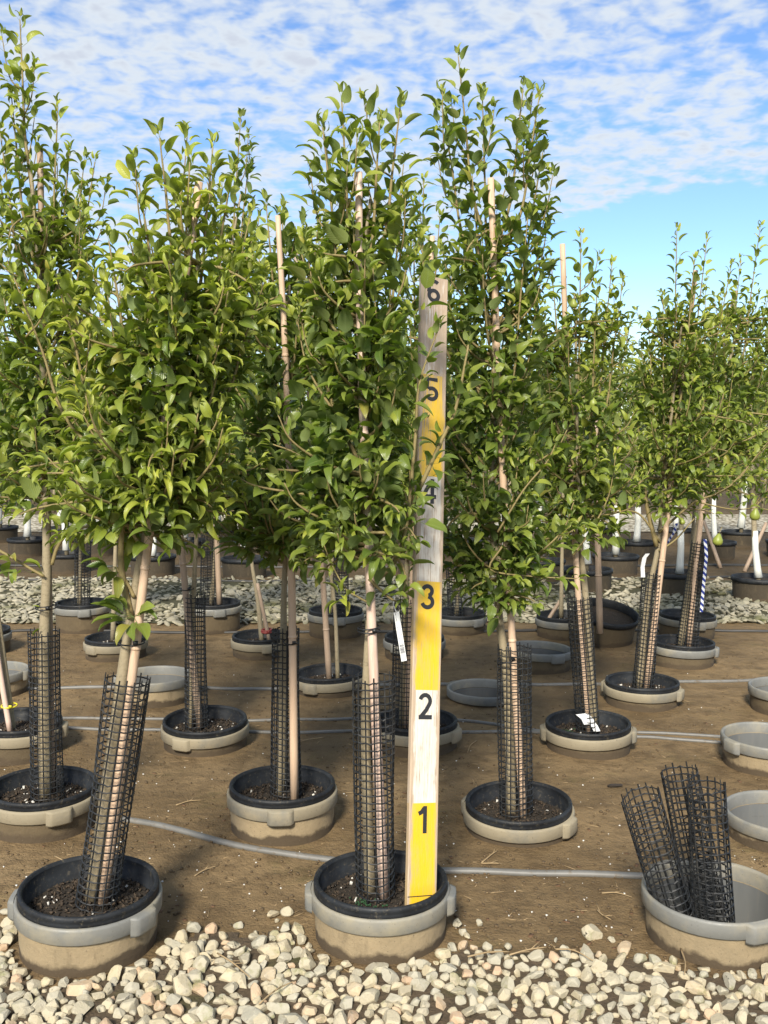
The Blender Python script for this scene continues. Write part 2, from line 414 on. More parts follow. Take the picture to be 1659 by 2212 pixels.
MT = dict(ground=mat_ground(), path_dirt=mat_plain('mossy_dirt', (0.075, 0.068, 0.025), .9, .6, 6), bed=mat_bed(), far_gravel=mat_far_gravel(), stone=mat_stone(False), stone_bed=mat_stone(True), stone_rear=mat_stone_rear(),
          grey=mat_grey_plastic(), wall=mat_dusty_wall('mud_coated_pot_wall', (0.22, 0.165, 0.095), (0.38, 0.295, 0.175)), wall_dark=mat_dusty_wall('dark_mud_pot_wall', (0.075, 0.055, 0.03), (0.15, 0.11, 0.06)), band_tan=mat_tan_band(), far_wall_shaded=mat_dusty_wall('shaded_far_pot_wall', (0.028, 0.022, 0.014), (0.085, 0.065, 0.04)), lining=mat_lining(), black=mat_black_plastic(), net=mat_netting(),  # far pots: dark dusty plastic, darkened further to stand for canopy shade
          bamboo=mat_bamboo('pale_bamboo', (0.50, 0.34, 0.22), (0.62, 0.46, 0.33), (0.28, 0.16, 0.08)),
          bamboo_grey=mat_bamboo('weathered_bamboo', (0.30, 0.215, 0.15), (0.42, 0.31, 0.22), (0.14, 0.10, 0.07)),
          lath=mat_bamboo('pinkish_lath', (0.58, 0.41, 0.32), (0.70, 0.54, 0.44), (0.40, 0.24, 0.16)),
          bark=mat_bark('olive_bark', (0.21, 0.17, 0.10), (0.36, 0.30, 0.195), (0.085, 0.065, 0.042)),
          twig=mat_bark('young_shoot_bark', (0.17, 0.12, 0.05), (0.30, 0.25, 0.10), (0.09, 0.055, 0.03)),
          white_wrap=mat_plain('white_trunk_paint', (0.72, 0.72, 0.66), .6, .22, 18),
          leaf=mat_leaf(False, 'pear_leaf'), leaf_m=mat_leaf(True, 'pear_leaf_mass'),
          potsoil=mat_potsoil(), chip=mat_chip(), pipe=mat_pipe(), pipe_black=mat_plain('black_hose', (0.05, 0.047, 0.043), .5, .5, 12),
          board=mat_board(), number=mat_number(), tape=mat_tape(), tag=mat_tag(), pear=mat_pear(),
          tie=mat_plain('black_tie_tape', (0.014, 0.014, 0.015), .45), white_tape=mat_plain('white_tape', (0.78, 0.78, 0.78), .45, .1),
          clod=mat_plain('soil_clod', (0.15, 0.10, 0.05), .9, .6, 9), straw=mat_plain('dry_straw', (0.42, 0.30, 0.16), .8, .5, 20), perlite=mat_plain('perlite', (0.72, 0.70, 0.65), .8, .2),
          dead_leaf=mat_plain('dead_leaf', (0.16, 0.085, 0.04), .8, .5), moss=mat_plain('green_moss', (0.025, 0.085, 0.03), .9, .6, 60),
          lichen=mat_plain('dark_root', (0.03, 0.022, 0.016), .8), red_tape=mat_plain('red_tape', (0.30, 0.05, 0.04), .5), yellow=mat_plain('yellow_leaf', (0.72, 0.62, 0.03), .6, .2))

# ------------------------------------------------------------------ stations: every pot sunk in the yard (picture position of its rim centre)
# key: u, v, rim height, roll, pitch, kind, where
ST = {
 'A1': (193, 1926, .135, 1.5, 1, 'pot', 'the leaning pear tree with bright young foliage'),
 'A2': (822, 1911, .130, 0, 0, 'pot', 'the pear tree beside the measuring board'),
 'A3': (1543, 1917, .135, -1, 0, 'empty', 'the three rolled netting sleeves'),
 'B1': (93, 1706, .120, 1, 1, 'pot', 'the tallest pear tree'),
 'B2': (610, 1702, .130, 0, 0, 'pot', 'the pear tree with its cane outside the netting'),
 'B3': (1120, 1741, .075, -1, 2, 'pot', 'the pear tree between measuring board and empty pots'),
 'B4': (1690, 1748, .085, 0, 0, 'empty', ''),
 'C1': (38, 1564, .120, 2, 0, 'pot', 'the bare trunk with a yellow mark'),
 'C2': (443, 1562, .090, 0, 3, 'pot', 'the pear tree with a cane tied above its netting'),
 'C3': (898, 1562, .090, 0, 0, 'pot', 'the pear tree right behind the measuring board'),
 'C4': (1270, 1568, .090, -1, 1, 'pot', 'the pear tree with white tape on its netting'),
 'C5': (1662, 1586, .120, 0, 0, 'empty', ''),
 'D1': (-20, 1444, .120, 0, 0, 'empty', ''),
 'D2': (335, 1455, .130, 0, 0, 'empty', ''),
 'D3': (712, 1458, .080, -2, 0, 'pot', 'the sapling without any netting'),
 'D4': (1046, 1484, .060, 1, 0, 'empty', ''),
 'D5': (1387, 1478, .090, 0, 0, 'pot', 'the forked pear tree with a white ribbon'),
 'D6': (1705, 1480, .120, 0, 0, 'empty', ''),
 'E1': (-45, 1366, .120, 0, 0, 'pot', 'the tree cut off behind the tallest pear tree'),
 'E2': (250, 1382, .100, 0, 0, 'pot', 'the tree behind the leaning pear tree'),
 'E3': (566, 1378, .100, 0, 0, 'pot', 'the sapling bound with red tape'),
 'E4': (895, 1380, .100, 0, 0, 'pot', 'the tree with a long white tag in front'),
 'E5': (1166, 1397, .120, 2, 0, 'empty', ''),
 'E6': (1475, 1391, .110, 1, 0, 'pot', 'the pear tree with blue striped tape'),
 'F1': (178, 1306, .170, 0, 0, 'pot', 'the netted tree at the gravel behind the tallest pear tree'),
 'F2': (462, 1306, .170, 0, 0, 'pot', 'the netted tree at the gravel with low green shoots'),
 'F3': (725, 1322, .150, 0, 0, 'pot', 'the netted tree at the gravel behind the unnetted sapling'),
 'F4': (992, 1328, .110, 0, 0, 'pot', 'the netted tree at the gravel right of the board'),
 'F5': (1218, 1334, .120, 0, 0, 'pot', 'the tree at the gravel beside the big tilted pot'),
 'F6': (1485, 1332, .130, 2, 0, 'pot', 'the tree at the gravel behind the striped tape'),
}
RIM = 0.1935
POS = {}
for k, s in ST.items():
    p = at_z(s[0], s[1], s[2]); POS[k] = p

# ------------------------------------------------------------------ ground
def hfun(x, y):
    h = 0.012 * noise.noise(Vector((x * 1.1, y * 1.1, 0))) + 0.006 * noise.noise(Vector((x * 4.3, y * 4.3, 3)))
    f = max(0.0, min(1.0, (12 - y) / 3)) * max(0.0, min(1.0, (8 - abs(x)) / 3))
    return h * f - 0.004
xs = [-900, -300, -100, -40, -20, -12, -8, -6, -5] + list(np.arange(-4.2, 4.21, .03)) + [5, 6, 8, 12, 20, 40, 100, 300, 900]
ys = [-60, -20, -8, -3, -1, 0, .7] + list(np.arange(1.5, 8.31, .03)) + list(np.arange(8.4, 12, .15)) + [12.5, 13, 14, 17, 22, 30, 45, 80, 150, 400, 1500]
nx, ny = len(xs), len(ys)
V = np.zeros((ny, nx, 3)); keep = np.ones((ny, nx), bool)
for j, y in enumerate(ys):
    for i, x in enumerate(xs): V[j, i] = (x, y, hfun(x, y))
from mathutils import Euler
for k, p in POS.items():
    p = p + Euler((RAD(ST[k][4]), RAD(ST[k][3]), 0)).to_matrix() @ Vector((0, 0, -ST[k][2]))
    HR = .174 if ST[k][5] == 'empty' else .160
    d = np.hypot(V[..., 0] - p.x, V[..., 1] - p.y)
    m1 = (d < HR - .028); m2 = (d >= HR - .028) & (d < HR + .016)
    keep &= ~m1
    sc = HR / np.where(d > 0, d, 1)
    V[..., 0] = np.where(m2, p.x + (V[..., 0] - p.x) * sc, V[..., 0]); V[..., 1] = np.where(m2, p.y + (V[..., 1] - p.y) * sc, V[..., 1])
Fq = []
for j in range(ny - 1):
    for i in range(nx - 1):
        if keep[j, i] and keep[j, i + 1] and keep[j + 1, i] and keep[j + 1, i + 1]:
            a = j * nx + i; Fq.append((a, a + 1, a + nx + 1, a + nx))
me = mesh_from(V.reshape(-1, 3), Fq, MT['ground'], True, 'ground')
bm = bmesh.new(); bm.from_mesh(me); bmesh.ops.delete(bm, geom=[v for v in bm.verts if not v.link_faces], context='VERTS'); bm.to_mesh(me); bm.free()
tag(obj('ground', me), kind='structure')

# ---- front gravel
front_edge = [at_z(u, v, 0) for u, v in ((-500, 1985), (-120, 1990), (20, 2000), (60, 2035), (240, 2080), (330, 2040), (420, 2010), (540, 2030), (600, 2005), (655, 2005), (690, 2050), (820, 2095), (950, 2050),
                                         (1040, 2040), (1120, 2068), (1260, 2062), (1400, 2082), (1560, 2095), (1700, 2092), (2100, 2080))]
def edge_y(x):
    for a, b in zip(front_edge, front_edge[1:]):
        if a.x <= x <= b.x: return a.y + (b.y - a.y) * (x - a.x) / (b.x - a.x)
    return front_edge[0].y if x < front_edge[0].x else front_edge[-1].y
bx_, by_ = np.arange(-2.2, 2.21, .04), np.arange(.6, 3.1, .03)
vv, idx, ff = [], {}, []
for j, y in enumerate(by_):
    for i, x in enumerate(bx_):
        if y < edge_y(x) + .02 + .02 * noise.noise(Vector((x * 9, y * 9, 1))) and all((x - POS[k].x) ** 2 + (y - POS[k].y) ** 2 > .21 ** 2 for k in ('A1', 'A2', 'A3')):
            idx[(i, j)] = len(vv); vv.append((x, y, hfun(x, y) + .005))
for (i, j) in list(idx):
    q = [(i, j), (i + 1, j), (i + 1, j + 1), (i, j + 1)]
    if all(p in idx for p in q): ff.append(tuple(idx[p] for p in q))
bed = tag(obj('gravel_bed', mesh_from(vv, ff, MT['bed'], True)), kind='structure')

def stone_mesh(seed, sub=2, name='stone', bev=.03):
    r = random.Random(seed); bm = bmesh.new(); bmesh.ops.create_icosphere(bm, subdivisions=3, radius=1)
    s = Vector((r.uniform(.9, 1.35), r.uniform(.72, 1.0), r.uniform(.5, .78)))
    planes = [(Vector((r.gauss(0, 1), r.gauss(0, 1), r.gauss(0, 1))).normalized(), r.uniform(.46, .86)) for k in range(11)]
    for q in range(3):
        for v in bm.verts:
            for n, d in planes:
                e = v.co.dot(n) - d
                if e > 0: v.co -= n * e
    h = bmesh.ops.convex_hull(bm, input=bm.verts)
    bmesh.ops.delete(bm, geom=[g for g in set(h['geom_interior'] + h['geom_unused']) if isinstance(g, bmesh.types.BMVert) and g.is_valid], context='VERTS')
    bmesh.ops.dissolve_limit(bm, angle_limit=RAD(16), verts=bm.verts, edges=bm.edges)
    if bev: bmesh.ops.bevel(bm, geom=bm.edges[:], offset=bev, segments=1, affect='EDGES', clamp_overlap=True)
    for v in bm.verts: v.co = Vector((v.co.x * s.x, v.co.y * s.y, v.co.z * s.z))
    bmesh.ops.triangulate(bm, faces=bm.faces[:])
    me = bpy.data.meshes.new(name); bm.to_mesh(me); bm.free(); return me
def mesh_arrays(me):
    v = np.zeros(len(me.vertices) * 3); me.vertices.foreach_get('co', v)
    f = [tuple(p.vertices) for p in me.polygons]
    return v.reshape(-1, 3), np.array(f)
def merge(variants, mats, which, name, material, colors=None, uvs=None, smooth=False):
    """one mesh out of many placed copies of triangle/quad variants (all faces of a variant equal-sided)"""
    tv, tf, tc_, tuv = [], [], [], []; off = 0
    for M, w in zip(mats, which):
        v, f = variants[w][:2]
        M = np.array(M); tv.append(v @ M[:3, :3].T + M[:3, 3]); tf.append(f + off); off += len(v)
        if uvs is not None: tuv.append(uvs[w])
    for i, w in enumerate(which):
        if colors is not None: tc_.append(np.repeat(np.array([colors[i]]), len(variants[w][0]), 0))
    Vv = np.concatenate(tv); Ff = np.concatenate(tf); k = Ff.shape[1]
    me = bpy.data.meshes.new(name); me.vertices.add(len(Vv)); me.vertices.foreach_set('co', Vv.ravel())
    me.loops.add(Ff.size); me.loops.foreach_set('vertex_index', Ff.ravel().astype(np.int32))
    me.polygons.add(len(Ff)); me.polygons.foreach_set('loop_start', np.arange(0, Ff.size, k, dtype=np.int32))
    me.polygons.foreach_set('loop_total', np.full(len(Ff), k, dtype=np.int32)) if False else None
    me.update(calc_edges=True)
    if smooth: me.polygons.foreach_set('use_smooth', [True] * len(me.polygons))
    if colors is not None:
        a = me.color_attributes.new('lc', 'FLOAT_COLOR', 'POINT'); a.data.foreach_set('color', np.concatenate(tc_).ravel().astype(np.float32))
    if uvs is not None:
        ul = me.uv_layers.new(name='UVMap'); U = np.concatenate(tuv); ul.data.foreach_set('uv', U[Ff.ravel()].ravel().astype(np.float32))
    me.materials.append(material); me.validate(); return me

SV = [stone_mesh(100 + k, 1) for k in range(16)]
for s in SV: s.materials.append(MT['stone'])
SVA = [mesh_arrays(s) for s in SV]
cells = {}; stones = []
def try_stone(x, y, r, lay):
    c = (int(x / .07), int(y / .07))
    for a in (-1, 0, 1):
        for b in (-1, 0, 1):
            for (X, Y, R, L) in cells.get((c[0] + a, c[1] + b), []):
                if L == lay and (X - x) ** 2 + (Y - y) ** 2 < ((R + r) * .78) ** 2: return False
    for k in ('A1', 'A2', 'A3'):
        if (x - POS[k].x) ** 2 + (y - POS[k].y) ** 2 < (.192 + r * .8) ** 2: return False
    cells.setdefault(c, []).append((x, y, r, lay)); return True
for t in range(42000):
    x, y = rng.uniform(-1.7, 1.7), rng.uniform(1.5, 3.05)
    lim = edge_y(x); y_in = lim - y
    if y_in < -.12: continue
    if rng.random() > max(.015, min(1.0, .04 + (y_in + .02) / .13)): continue
    r = min(.030, max(.012, rng.lognormvariate(math.log(.0195), .24)))
    if t > 22000: r *= .60
    if try_stone(x, y, r, 0): stones.append((x, y, r, 0.0))
def stone_mat(x, y, r):
    Q = Matrix.Rotation(rng.uniform(0, 6.28), 4, 'Z') @ Matrix.Rotation(rng.gauss(0, .35), 4, 'X') @ Matrix.Rotation(rng.gauss(0, .35), 4, 'Y')
    return Matrix.Translation((x, y, hfun(x, y) + .004 + r * .30)) @ Q @ Matrix.Diagonal((r * 1.12, r * 1.12, r * 1.12, 1))
def visible(p):
    d = p.y * CP - (p.z - CAMZ) * SP_
    if d < .1: return False
    u = PW / 2 + FPX * p.x / d; v = PH / 2 - FPX * (p.y * SP_ + (p.z - CAMZ) * CP) / d
    return -20 < u < PW + 20 and -20 < v < PH + 20
inv = [(s, visible(Vector((s[0], s[1], 0)))) for s in stones]
show = sorted([s for s, v in inv if v], key=lambda s: -s[2] / s[1])[:300]
sset = set(show); restm, restw, restc = [], [], []
for s in stones:
    w = rng.randrange(len(SV)); M = stone_mat(*s[:3])
    if s in sset:
        o = obj('stone', SV[w], bed); o.matrix_local = M
    else:
        restm.append(M); restw.append(w); q = rng.random(); restc.append((q, q, q, 1))
tag(obj('small_stones', merge(SVA, restm, restw, 'small_stones', MT['stone_bed'], restc), bed), kind='stuff')

# ---- rear gravel strip between the blocks of pots
RY0, RY1 = at_z(830, 1345, 0).y, at_z(830, 1252, 0).y
rv, rf = [], []
rxs, rys = np.arange(-5, 5.01, .25), np.arange(RY0, RY1 + .01, .1)
for j, y in enumerate(rys):
    for i, x in enumerate(rxs): rv.append((x, y + .05 * noise.noise(Vector((x * 2, y, 9))), hfun(x, y) + .006))
for j in range(len(rys) - 1):
    for i in range(len(rxs) - 1):
        a = j * len(rxs) + i; rf.append((a, a + 1, a + len(rxs) + 1, a + len(rxs)))
strip = tag(obj('gravel_path', mesh_from(rv, rf, MT['path_dirt'], True)), kind='structure')
SVR = [mesh_arrays(stone_mesh(300 + k, 1, 'stone', 0)) for k in range(8)]
rm, rw, rc = [], [], []; cells2 = {}
for t in range(22000):
    x, y = rng.uniform(-4.2, 4.4), rng.uniform(RY0 - .05, RY1 + .1)
    if y > RY1 - .35 and rng.random() < .6: continue
    if noise.noise(Vector((x * .9, y * 1.5, 4))) > .12 + .25 * (RY1 - .45 - y) and rng.random() < .85: continue
    r = rng.uniform(.016, .036); c = (int(x / .09), int(y / .09)); ok = True
    for a in (-1, 0, 1):
        for b in (-1, 0, 1):
            for X, Y, R in cells2.get((c[0] + a, c[1] + b), []):
                if (X - x) ** 2 + (Y - y) ** 2 < ((R + r) * .78) ** 2: ok = False
    if not ok: continue
    cells2.setdefault(c, []).append((x, y, r)); rm.append(stone_mat(x, y, r) @ Matrix.Diagonal((1.15, 1.15, .62, 1))); rw.append(rng.randrange(8)); q = rng.random(); rc.append((q, q, q, 1))
tag(obj('path_stones', merge(SVR, rm, rw, 'path_stones', MT['stone_rear'], rc), strip), kind='stuff')
# pale gravel road far behind
ROAD0, ROAD1 = at_z(830, 1150, 0).y, at_z(830, 1112, 0).y
fv = [(-60, ROAD0, .006), (60, ROAD0, .006), (60, ROAD1, .006), (-60, ROAD1, .006)]
tag(obj('gravel_road', mesh_from(fv, [(0, 1, 2, 3)], MT['far_gravel'])), kind='structure')

# ------------------------------------------------------------------ pots
SEG = 48
def ang(i, n=SEG): return 2 * math.pi * i / n
def socket_meshes():
    R = .2
    wall = lathe([(.192, -.030), (.1905, -.06), (.187, -.17), (.180, -.33), (.174, -.33), (.181, -.17), (.1845, -.05)], SEG)
    floor_ = lathe([(.178, -.328), (.09, -.332), (.0005, -.332)], SEG)
    band = lathe([(.1865, -.052), (.1995, -.050), (.2020, -.047), (.2025, -.012), (.2010, -.006), (.1960, -.003), (.1900, -.006), (.1875, -.012), (.1865, -.052)], SEG)
    V, F = [], []; n = 12; half = .235          # a grip: a bulge of the band
    prof = [(.2015, -.004), (.216, -.007), (.2185, -.012), (.2185, -.052), (.214, -.059), (.200, -.059)]
    for i in range(n + 1):
        a = -half + 2 * half * i / n; e = min(1, (1 - abs(a) / half) * 3.4); e = e * e * (3 - 2 * e)
        for r, z in prof:
            rr = .2015 + (r - .2015) * e
            V.append((rr * math.cos(a), rr * math.sin(a), z if r < .205 else z))
    m = len(prof)
    for i in range(n):
        for j in range(m - 1): F.append((i * m + j, i * m + j + 1, (i + 1) * m + j + 1, (i + 1) * m + j))
    return (mesh_from(*join([wall, floor_]), MT['wall'], True, 'socket_wall'), mesh_from(*band, MT['grey'], True, 'socket_band'),
            mesh_from(V, F, MT['grey'], True, 'socket_grip'), mesh_from(*join([lathe([(.1840, -.052), (.180, -.17), (.1735, -.326), (.0005, -.327)], SEG)]), MT['lining'], True, 'socket_lining'))
SOCK = socket_meshes()
def recolor(me, mat):
    c = me.copy(); c.materials.clear(); c.materials.append(MT[mat]); return c
WALL_DARK, BAND_TAN, GRIP_TAN = recolor(SOCK[0], 'wall_dark'), recolor(SOCK[1], 'band_tan'), recolor(SOCK[2], 'band_tan')  # darker mud tone for most of the pot walls
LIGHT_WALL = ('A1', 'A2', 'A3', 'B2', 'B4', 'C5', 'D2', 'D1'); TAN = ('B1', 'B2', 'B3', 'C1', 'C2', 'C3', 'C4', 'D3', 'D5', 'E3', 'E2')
def pot_meshes():
    rim = lathe([(.178, .016), (.181, .0225), (.186, .0245), (.1915, .0225), (.1935, .017), (.1935, .011), (.1915, .008), (.1925, .003), (.1925, -.006), (.188, -.009), (.182, -.009)], SEG)
    wall = lathe([(.1785, .0165), (.1775, -.016), (.1735, -.0175), (.1725, -.30), (.0005, -.30)], SEG)
    return mesh_from(*rim, MT['black'], True, 'pot_rim'), mesh_from(*wall, MT['black'], True, 'pot_wall')
POTM = pot_meshes()
def soil_mesh(seed, depth=-.042):
    r = random.Random(seed); V, F = [(0, 0, depth + .012)], []
    rings = [.03, .06, .09, .12, .15, .172]
    for q, R in enumerate(rings):
        for i in range(28):
            a = ang(i, 28)
            V.append((R * math.cos(a), R * math.sin(a), depth + .012 * (1 - (R / .172) ** 2) + .008 * noise.noise(Vector((R * math.cos(a) * 22, R * math.sin(a) * 22, seed)))))
    for i in range(28): F.append((0, 1 + i, 1 + (i + 1) % 28))
    for q in range(len(rings) - 1):
        for i in range(28):
            a = 1 + q * 28; F.append((a + i, a + 28 + i, a + 28 + (i + 1) % 28, a + (i + 1) % 28))
    return mesh_from(V, F, MT['potsoil'], True, 'potting_soil')
SOILM = [soil_mesh(k) for k in range(4)]
def box_arr():
    v, f = box((0, 0, 0), (1, 1, 1)); return np.array([tuple(q) for q in v]), np.array(f)
BOXA = box_arr()
def chips_mesh(seed, n=520):
    r = random.Random(seed); ms, cs = [], []
    for k in range(n):
        a, R = r.uniform(0, 6.28), .168 * math.sqrt(r.random())
        s = r.uniform(.003, .0085)
        M = Matrix.Translation((R * math.cos(a), R * math.sin(a), -.042 + .012 * (1 - (R / .172) ** 2) + .004)) @ Quaternion((r.gauss(0, 1), r.gauss(0, .4), r.gauss(0, 1), r.gauss(0, 1))).normalized().to_matrix().to_4x4() @ Matrix.Diagonal((s * 1.6, s, s * .45, 1))
        ms.append(M); q = r.random(); cs.append((q, q, q, 1))
    return merge([BOXA], ms, [0] * n, 'bark_chips', MT['chip'], cs)
CHIPM = [chips_mesh(k) for k in range(3)]
grips = {'A1': (-28, 185), 'A2': (-8, 182), 'A3': (-72, 120), 'B1': (-55, 130), 'B2': (-86, 95), 'B3': (-35, 150), 'B4': (-100, 60), 'C1': (15, 200), 'C2': (-112, 60),
         'C3': (-25, 170), 'C4': (-12, 176), 'C5': (-160, 20), 'D1': (0, 180), 'D2': (-170, 10), 'D3': (-120, 60), 'D5': (-30, 150), 'E6': (-20, 160), 'E3': (-70, 110), 'F3': (-80, 100)}
for i, (k, s) in enumerate(ST.items()):
    p = POS[k]; rot = (RAD(s[4]), RAD(s[3]), 0)
    empt = s[5] == 'empty'
    if empt:
        lab = {'A3': 'empty grey socket pot holding rolled black netting sleeves', 'D4': 'sunken empty grey pot right of the measuring board', 'D2': 'empty grey pot behind the leaning pear tree',
               'E5': 'empty grey pot beside the big tilted black pot', 'B4': 'empty grey pot right behind the one holding netting sleeves', 'C5': 'muddy empty grey pot at the end of the flat white hose',
               'D1': 'empty grey pot behind the bare marked trunk', 'D6': 'empty grey pot beyond the forked pear tree'}[k]
    else: lab = 'muddy grey socket pot under ' + s[6]
    root = empty('socket_pot', p, lab, 'pot', 'grey socket pots sunk in the yard', rot)
    root.scale = (.955, .955, .955)
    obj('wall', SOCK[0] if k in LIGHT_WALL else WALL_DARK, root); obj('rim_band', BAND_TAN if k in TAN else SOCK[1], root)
    if empt:
        obj('lining', SOCK[3], root); d_ = obj('dirt_in_bottom', SOILM[i % 4], root, (0, 0, -.20), (0, 0, i))
    for a in grips.get(k, (rng.uniform(-150, -30), rng.uniform(30, 150))): obj('grip', GRIP_TAN if k in TAN else SOCK[2], root, rot=(0, 0, RAD(a)))
    if not empt:
        pr = empty('nursery_pot', p + Vector((0, 0, 0)), 'black nursery pot holding ' + s[6], 'pot', 'black nursery pots in sockets', rot)
        pr.scale = (.955, .955, .955); obj('rim', POTM[0], pr); obj('wall', POTM[1], pr)
        so = obj('potting_soil', SOILM[i % 4], pr)
        tag(obj('bark_chips', CHIPM[i % 3], pr, rot=(0, 0, i * 1.3)), kind='stuff')
soil_z = lambda k: ST[k][2] - .036

# big tilted pot beyond
bp = at_z(1318, 1395, .0)
bigpot = empty('tilted_pot', (bp.x, bp.y + .12, .19), 'big black pot tipped towards the camera with dark soil', 'pot', None, (RAD(14), RAD(7), 0))
obj('wall', mesh_from(*lathe([(.205, 0), (.196, -.20), (.19, -.24), (.0005, -.245)], SEG), MT['wall_dark'], True), bigpot)
obj('rim', mesh_from(*lathe([(.198, -.04), (.199, .012), (.204, .018), (.213, .016), (.215, .0), (.212, -.018), (.205, -.02)], SEG), MT['black'], True), bigpot)
bs = obj('potting_soil', SOILM[1], bigpot); bs.scale = (1.14, 1.14, 1)

# ------------------------------------------------------------------ netting sleeves
def sleeve_mesh(seed, h, r, nv=17, cell=.0205, squash=1.0):
    q = random.Random(seed); nr = max(3, int(h / cell)); parts = []; hr = .0022; K = nv * 2
    ph = q.uniform(0, 6)
    def rad(a, z): return r * (1 + .085 * math.sin(2 * a + ph + z * 4) + .045 * math.sin(3 * a - z * 7 + ph)) * (1 - .05 * z / h)
    jit = [[q.gauss(0, .0011) for _ in range(K)] for _ in range(nr + 1)]
    aj = [q.gauss(0, .035) for _ in range(nv)]
    V, F = [], []
    for j in range(nr + 1):
        z0 = j * cell; base = len(V)
        for i in range(K):
            a = ang(i, K) + aj[(i // 2) % nv] * (1 if i % 2 == 0 else .5); zz = z0 + jit[j][i] - (.0013 if i % 2 else 0); R = rad(a, z0)
            for dr, dz in ((-hr, 0), (0, hr), (hr, 0), (0, -hr)): V.append(((R + dr) * math.cos(a), (R + dr) * math.sin(a), zz + dz))
        for i in range(K):
            a0, b0 = base + i * 4, base + ((i + 1) % K) * 4
            for c in range(4): F.append((a0 + c, b0 + c, b0 + (c + 1) % 4, a0 + (c + 1) % 4))
    parts.append((V, F)); V2, F2 = [], []
    for i in range(nv):
        a = ang(i, nv) + aj[i]; base = len(V2); top = nr * cell + q.uniform(.001, .017)
        zs = [j * cell for j in range(nr + 1)] + [top]
        for z in zs:
            R = rad(a, z); t = (-math.sin(a), math.cos(a)); rr = (math.cos(a), math.sin(a))
            for dx, dy in ((-1, 0), (0, 1), (1, 0), (0, -1)):
                V2.append((rr[0] * (R + dx * hr * .8) + t[0] * dy * hr, rr[1] * (R + dx * hr * .8) + t[1] * dy * hr, z))
        for j in range(len(zs) - 1):
            for c in range(4):
                A = base + j * 4; F2.append((A + c, A + (c + 1) % 4, A + 4 + (c + 1) % 4, A + 4 + c))
    return mesh_from(V, F, MT['net'], False, 'net_rings'), mesh_from(V2, F2, MT['net'], False, 'net_uprights')
SLEEVE = {}
def sleeve(bot, top, r, label, var=0, group='black netting sleeves round the trunks'):
    bot, top = Vector(bot), Vector(top); h = round((top - bot).length / .0205) * .0205
    key = (var, round(h, 3))
    if key not in SLEEVE: SLEEVE[key] = sleeve_mesh(var * 7 + 1, h, .055)
    o = empty('netting_sleeve', bot, label, 'netting', group)
    o.rotation_euler = (top - bot).to_track_quat('Z', 'Y').to_euler()
    for nm, me in zip(('ring_strands', 'upright_strands'), SLEEVE[key]):
        c = obj(nm, me, o); c.scale = (r / .055, r / .055, 1)
    return o

def px_line(pts, y, dy=0.0):
    n = len(pts)
    return [at_y(p[0], p[1], y + (p[2] if len(p) > 2 else 0) + dy) for p in pts]
YB = {k: p.y for k, p in POS.items()}
def sl(k, b, t, r, dy=0, var=0):
    s = ST[k]; y = YB[k] + dy
    B = at_y(b[0], b[1], y); Bz = soil_z(k) - .005
    B = at_y(b[0], b[1], y); B.z = min(B.z, soil_z(k) + .01)
    T = at_y(t[0], t[1], y)
    sleeve(B, T, r, 'black netting sleeve round ' + s[6], var)
sl('A1', (208, 1945), (276, 1478), .058, 0, 0)
sl('A2', (812, 1938), (806, 1468), .057, 0, 1)
sl('B1', (101, 1728), (96, 1370), .057, 0, 2)
sl('B2', (617, 1722), (618, 1365), .052, 0, 3)
sl('B3', (1114, 1775), (1111, 1403), .056, 0, 4)
sl('C2', (424, 1575), (422, 1293), .050, 0, 2)
sl('C3', (872, 1575), (874, 1300), .052, -.02, 3)
sl('C4', (1272, 1582), (1250, 1295), .054, 0, 1)
sl('D5', (1388, 1488), (1410, 1243), .054, 0, 0)
sl('E6', (1484, 1396), (1512, 1172), .056, 0, 2)
sl('F1', (178, 1308), (178, 1165), .055, 0, 1)
sl('F2', (452, 1305), (452, 1150), .055, 0, 4)
sl('F3', (735, 1322), (738, 1190), .055, 0, 3)
sl('F4', (985, 1332), (978, 1215), .055, 0, 0)
# three spare sleeves stuffed into the empty pot
pA3 = POS['A3']
for i, (b, t, dy0, dy1, lab) in enumerate((((1472, 1985), (1384, 1722), -.02, -.02, 'spare netting sleeve leaning furthest over in the empty pot'),
                                           ((1535, 1985), (1466, 1668), .06, .08, 'spare netting sleeve standing tallest at the back of the empty pot'),
                                           ((1545, 2000), (1524, 1698), -.03, -.01, 'spare upright netting sleeve at the front of the empty pot'))):
    sleeve(at_y(b[0], b[1], pA3.y + dy0) + Vector((0, 0, -.03)), at_y(t[0], t[1], pA3.y + dy1), .056, lab, i + 1, 'spare sleeves in the empty pot')

# ------------------------------------------------------------------ stakes
def stake(pts, r0, r1, label, mat='bamboo', nodes=(), square=False, name='bamboo_stake', group='canes holding the trees'):
    pts = [Vector(p) for p in pts]; base = pts[0]
    L = [p - base for p in pts]; path = catmull(L, 5) if len(L) > 2 else [L[0].lerp(L[1], i / 8) for i in range(9)]
    n = len(path); rr = [r0 + (r1 - r0) * i / (n - 1) for i in range(n)]
    v, f = tube(path, rr, 4 if square else 10)
    o = obj(name, mesh_from(v, f, MT[mat], not square, name), loc=base); tag(o, label, 'stake', group)
    for t in nodes:
        q = t * (n - 1); i = min(int(q), n - 2); c = path[i].lerp(path[i + 1], q - i); d = (path[i + 1] - path[i]).normalized(); R = r0 + (r1 - r0) * t
        vv, ff = tube([c - d * .006, c - d * .002, c + d * .002, c + d * .007], [R * .98, R * 1.16, R * 1.12, R * .98], 10)
        obj('node_ring', mesh_from(vv, ff, MT[mat], True), o)
    return o
def st_px(k, pts, r0, r1, label, dy=0, **kw): return stake(px_line(pts, YB[k] + dy), r0, r1, label, **kw)
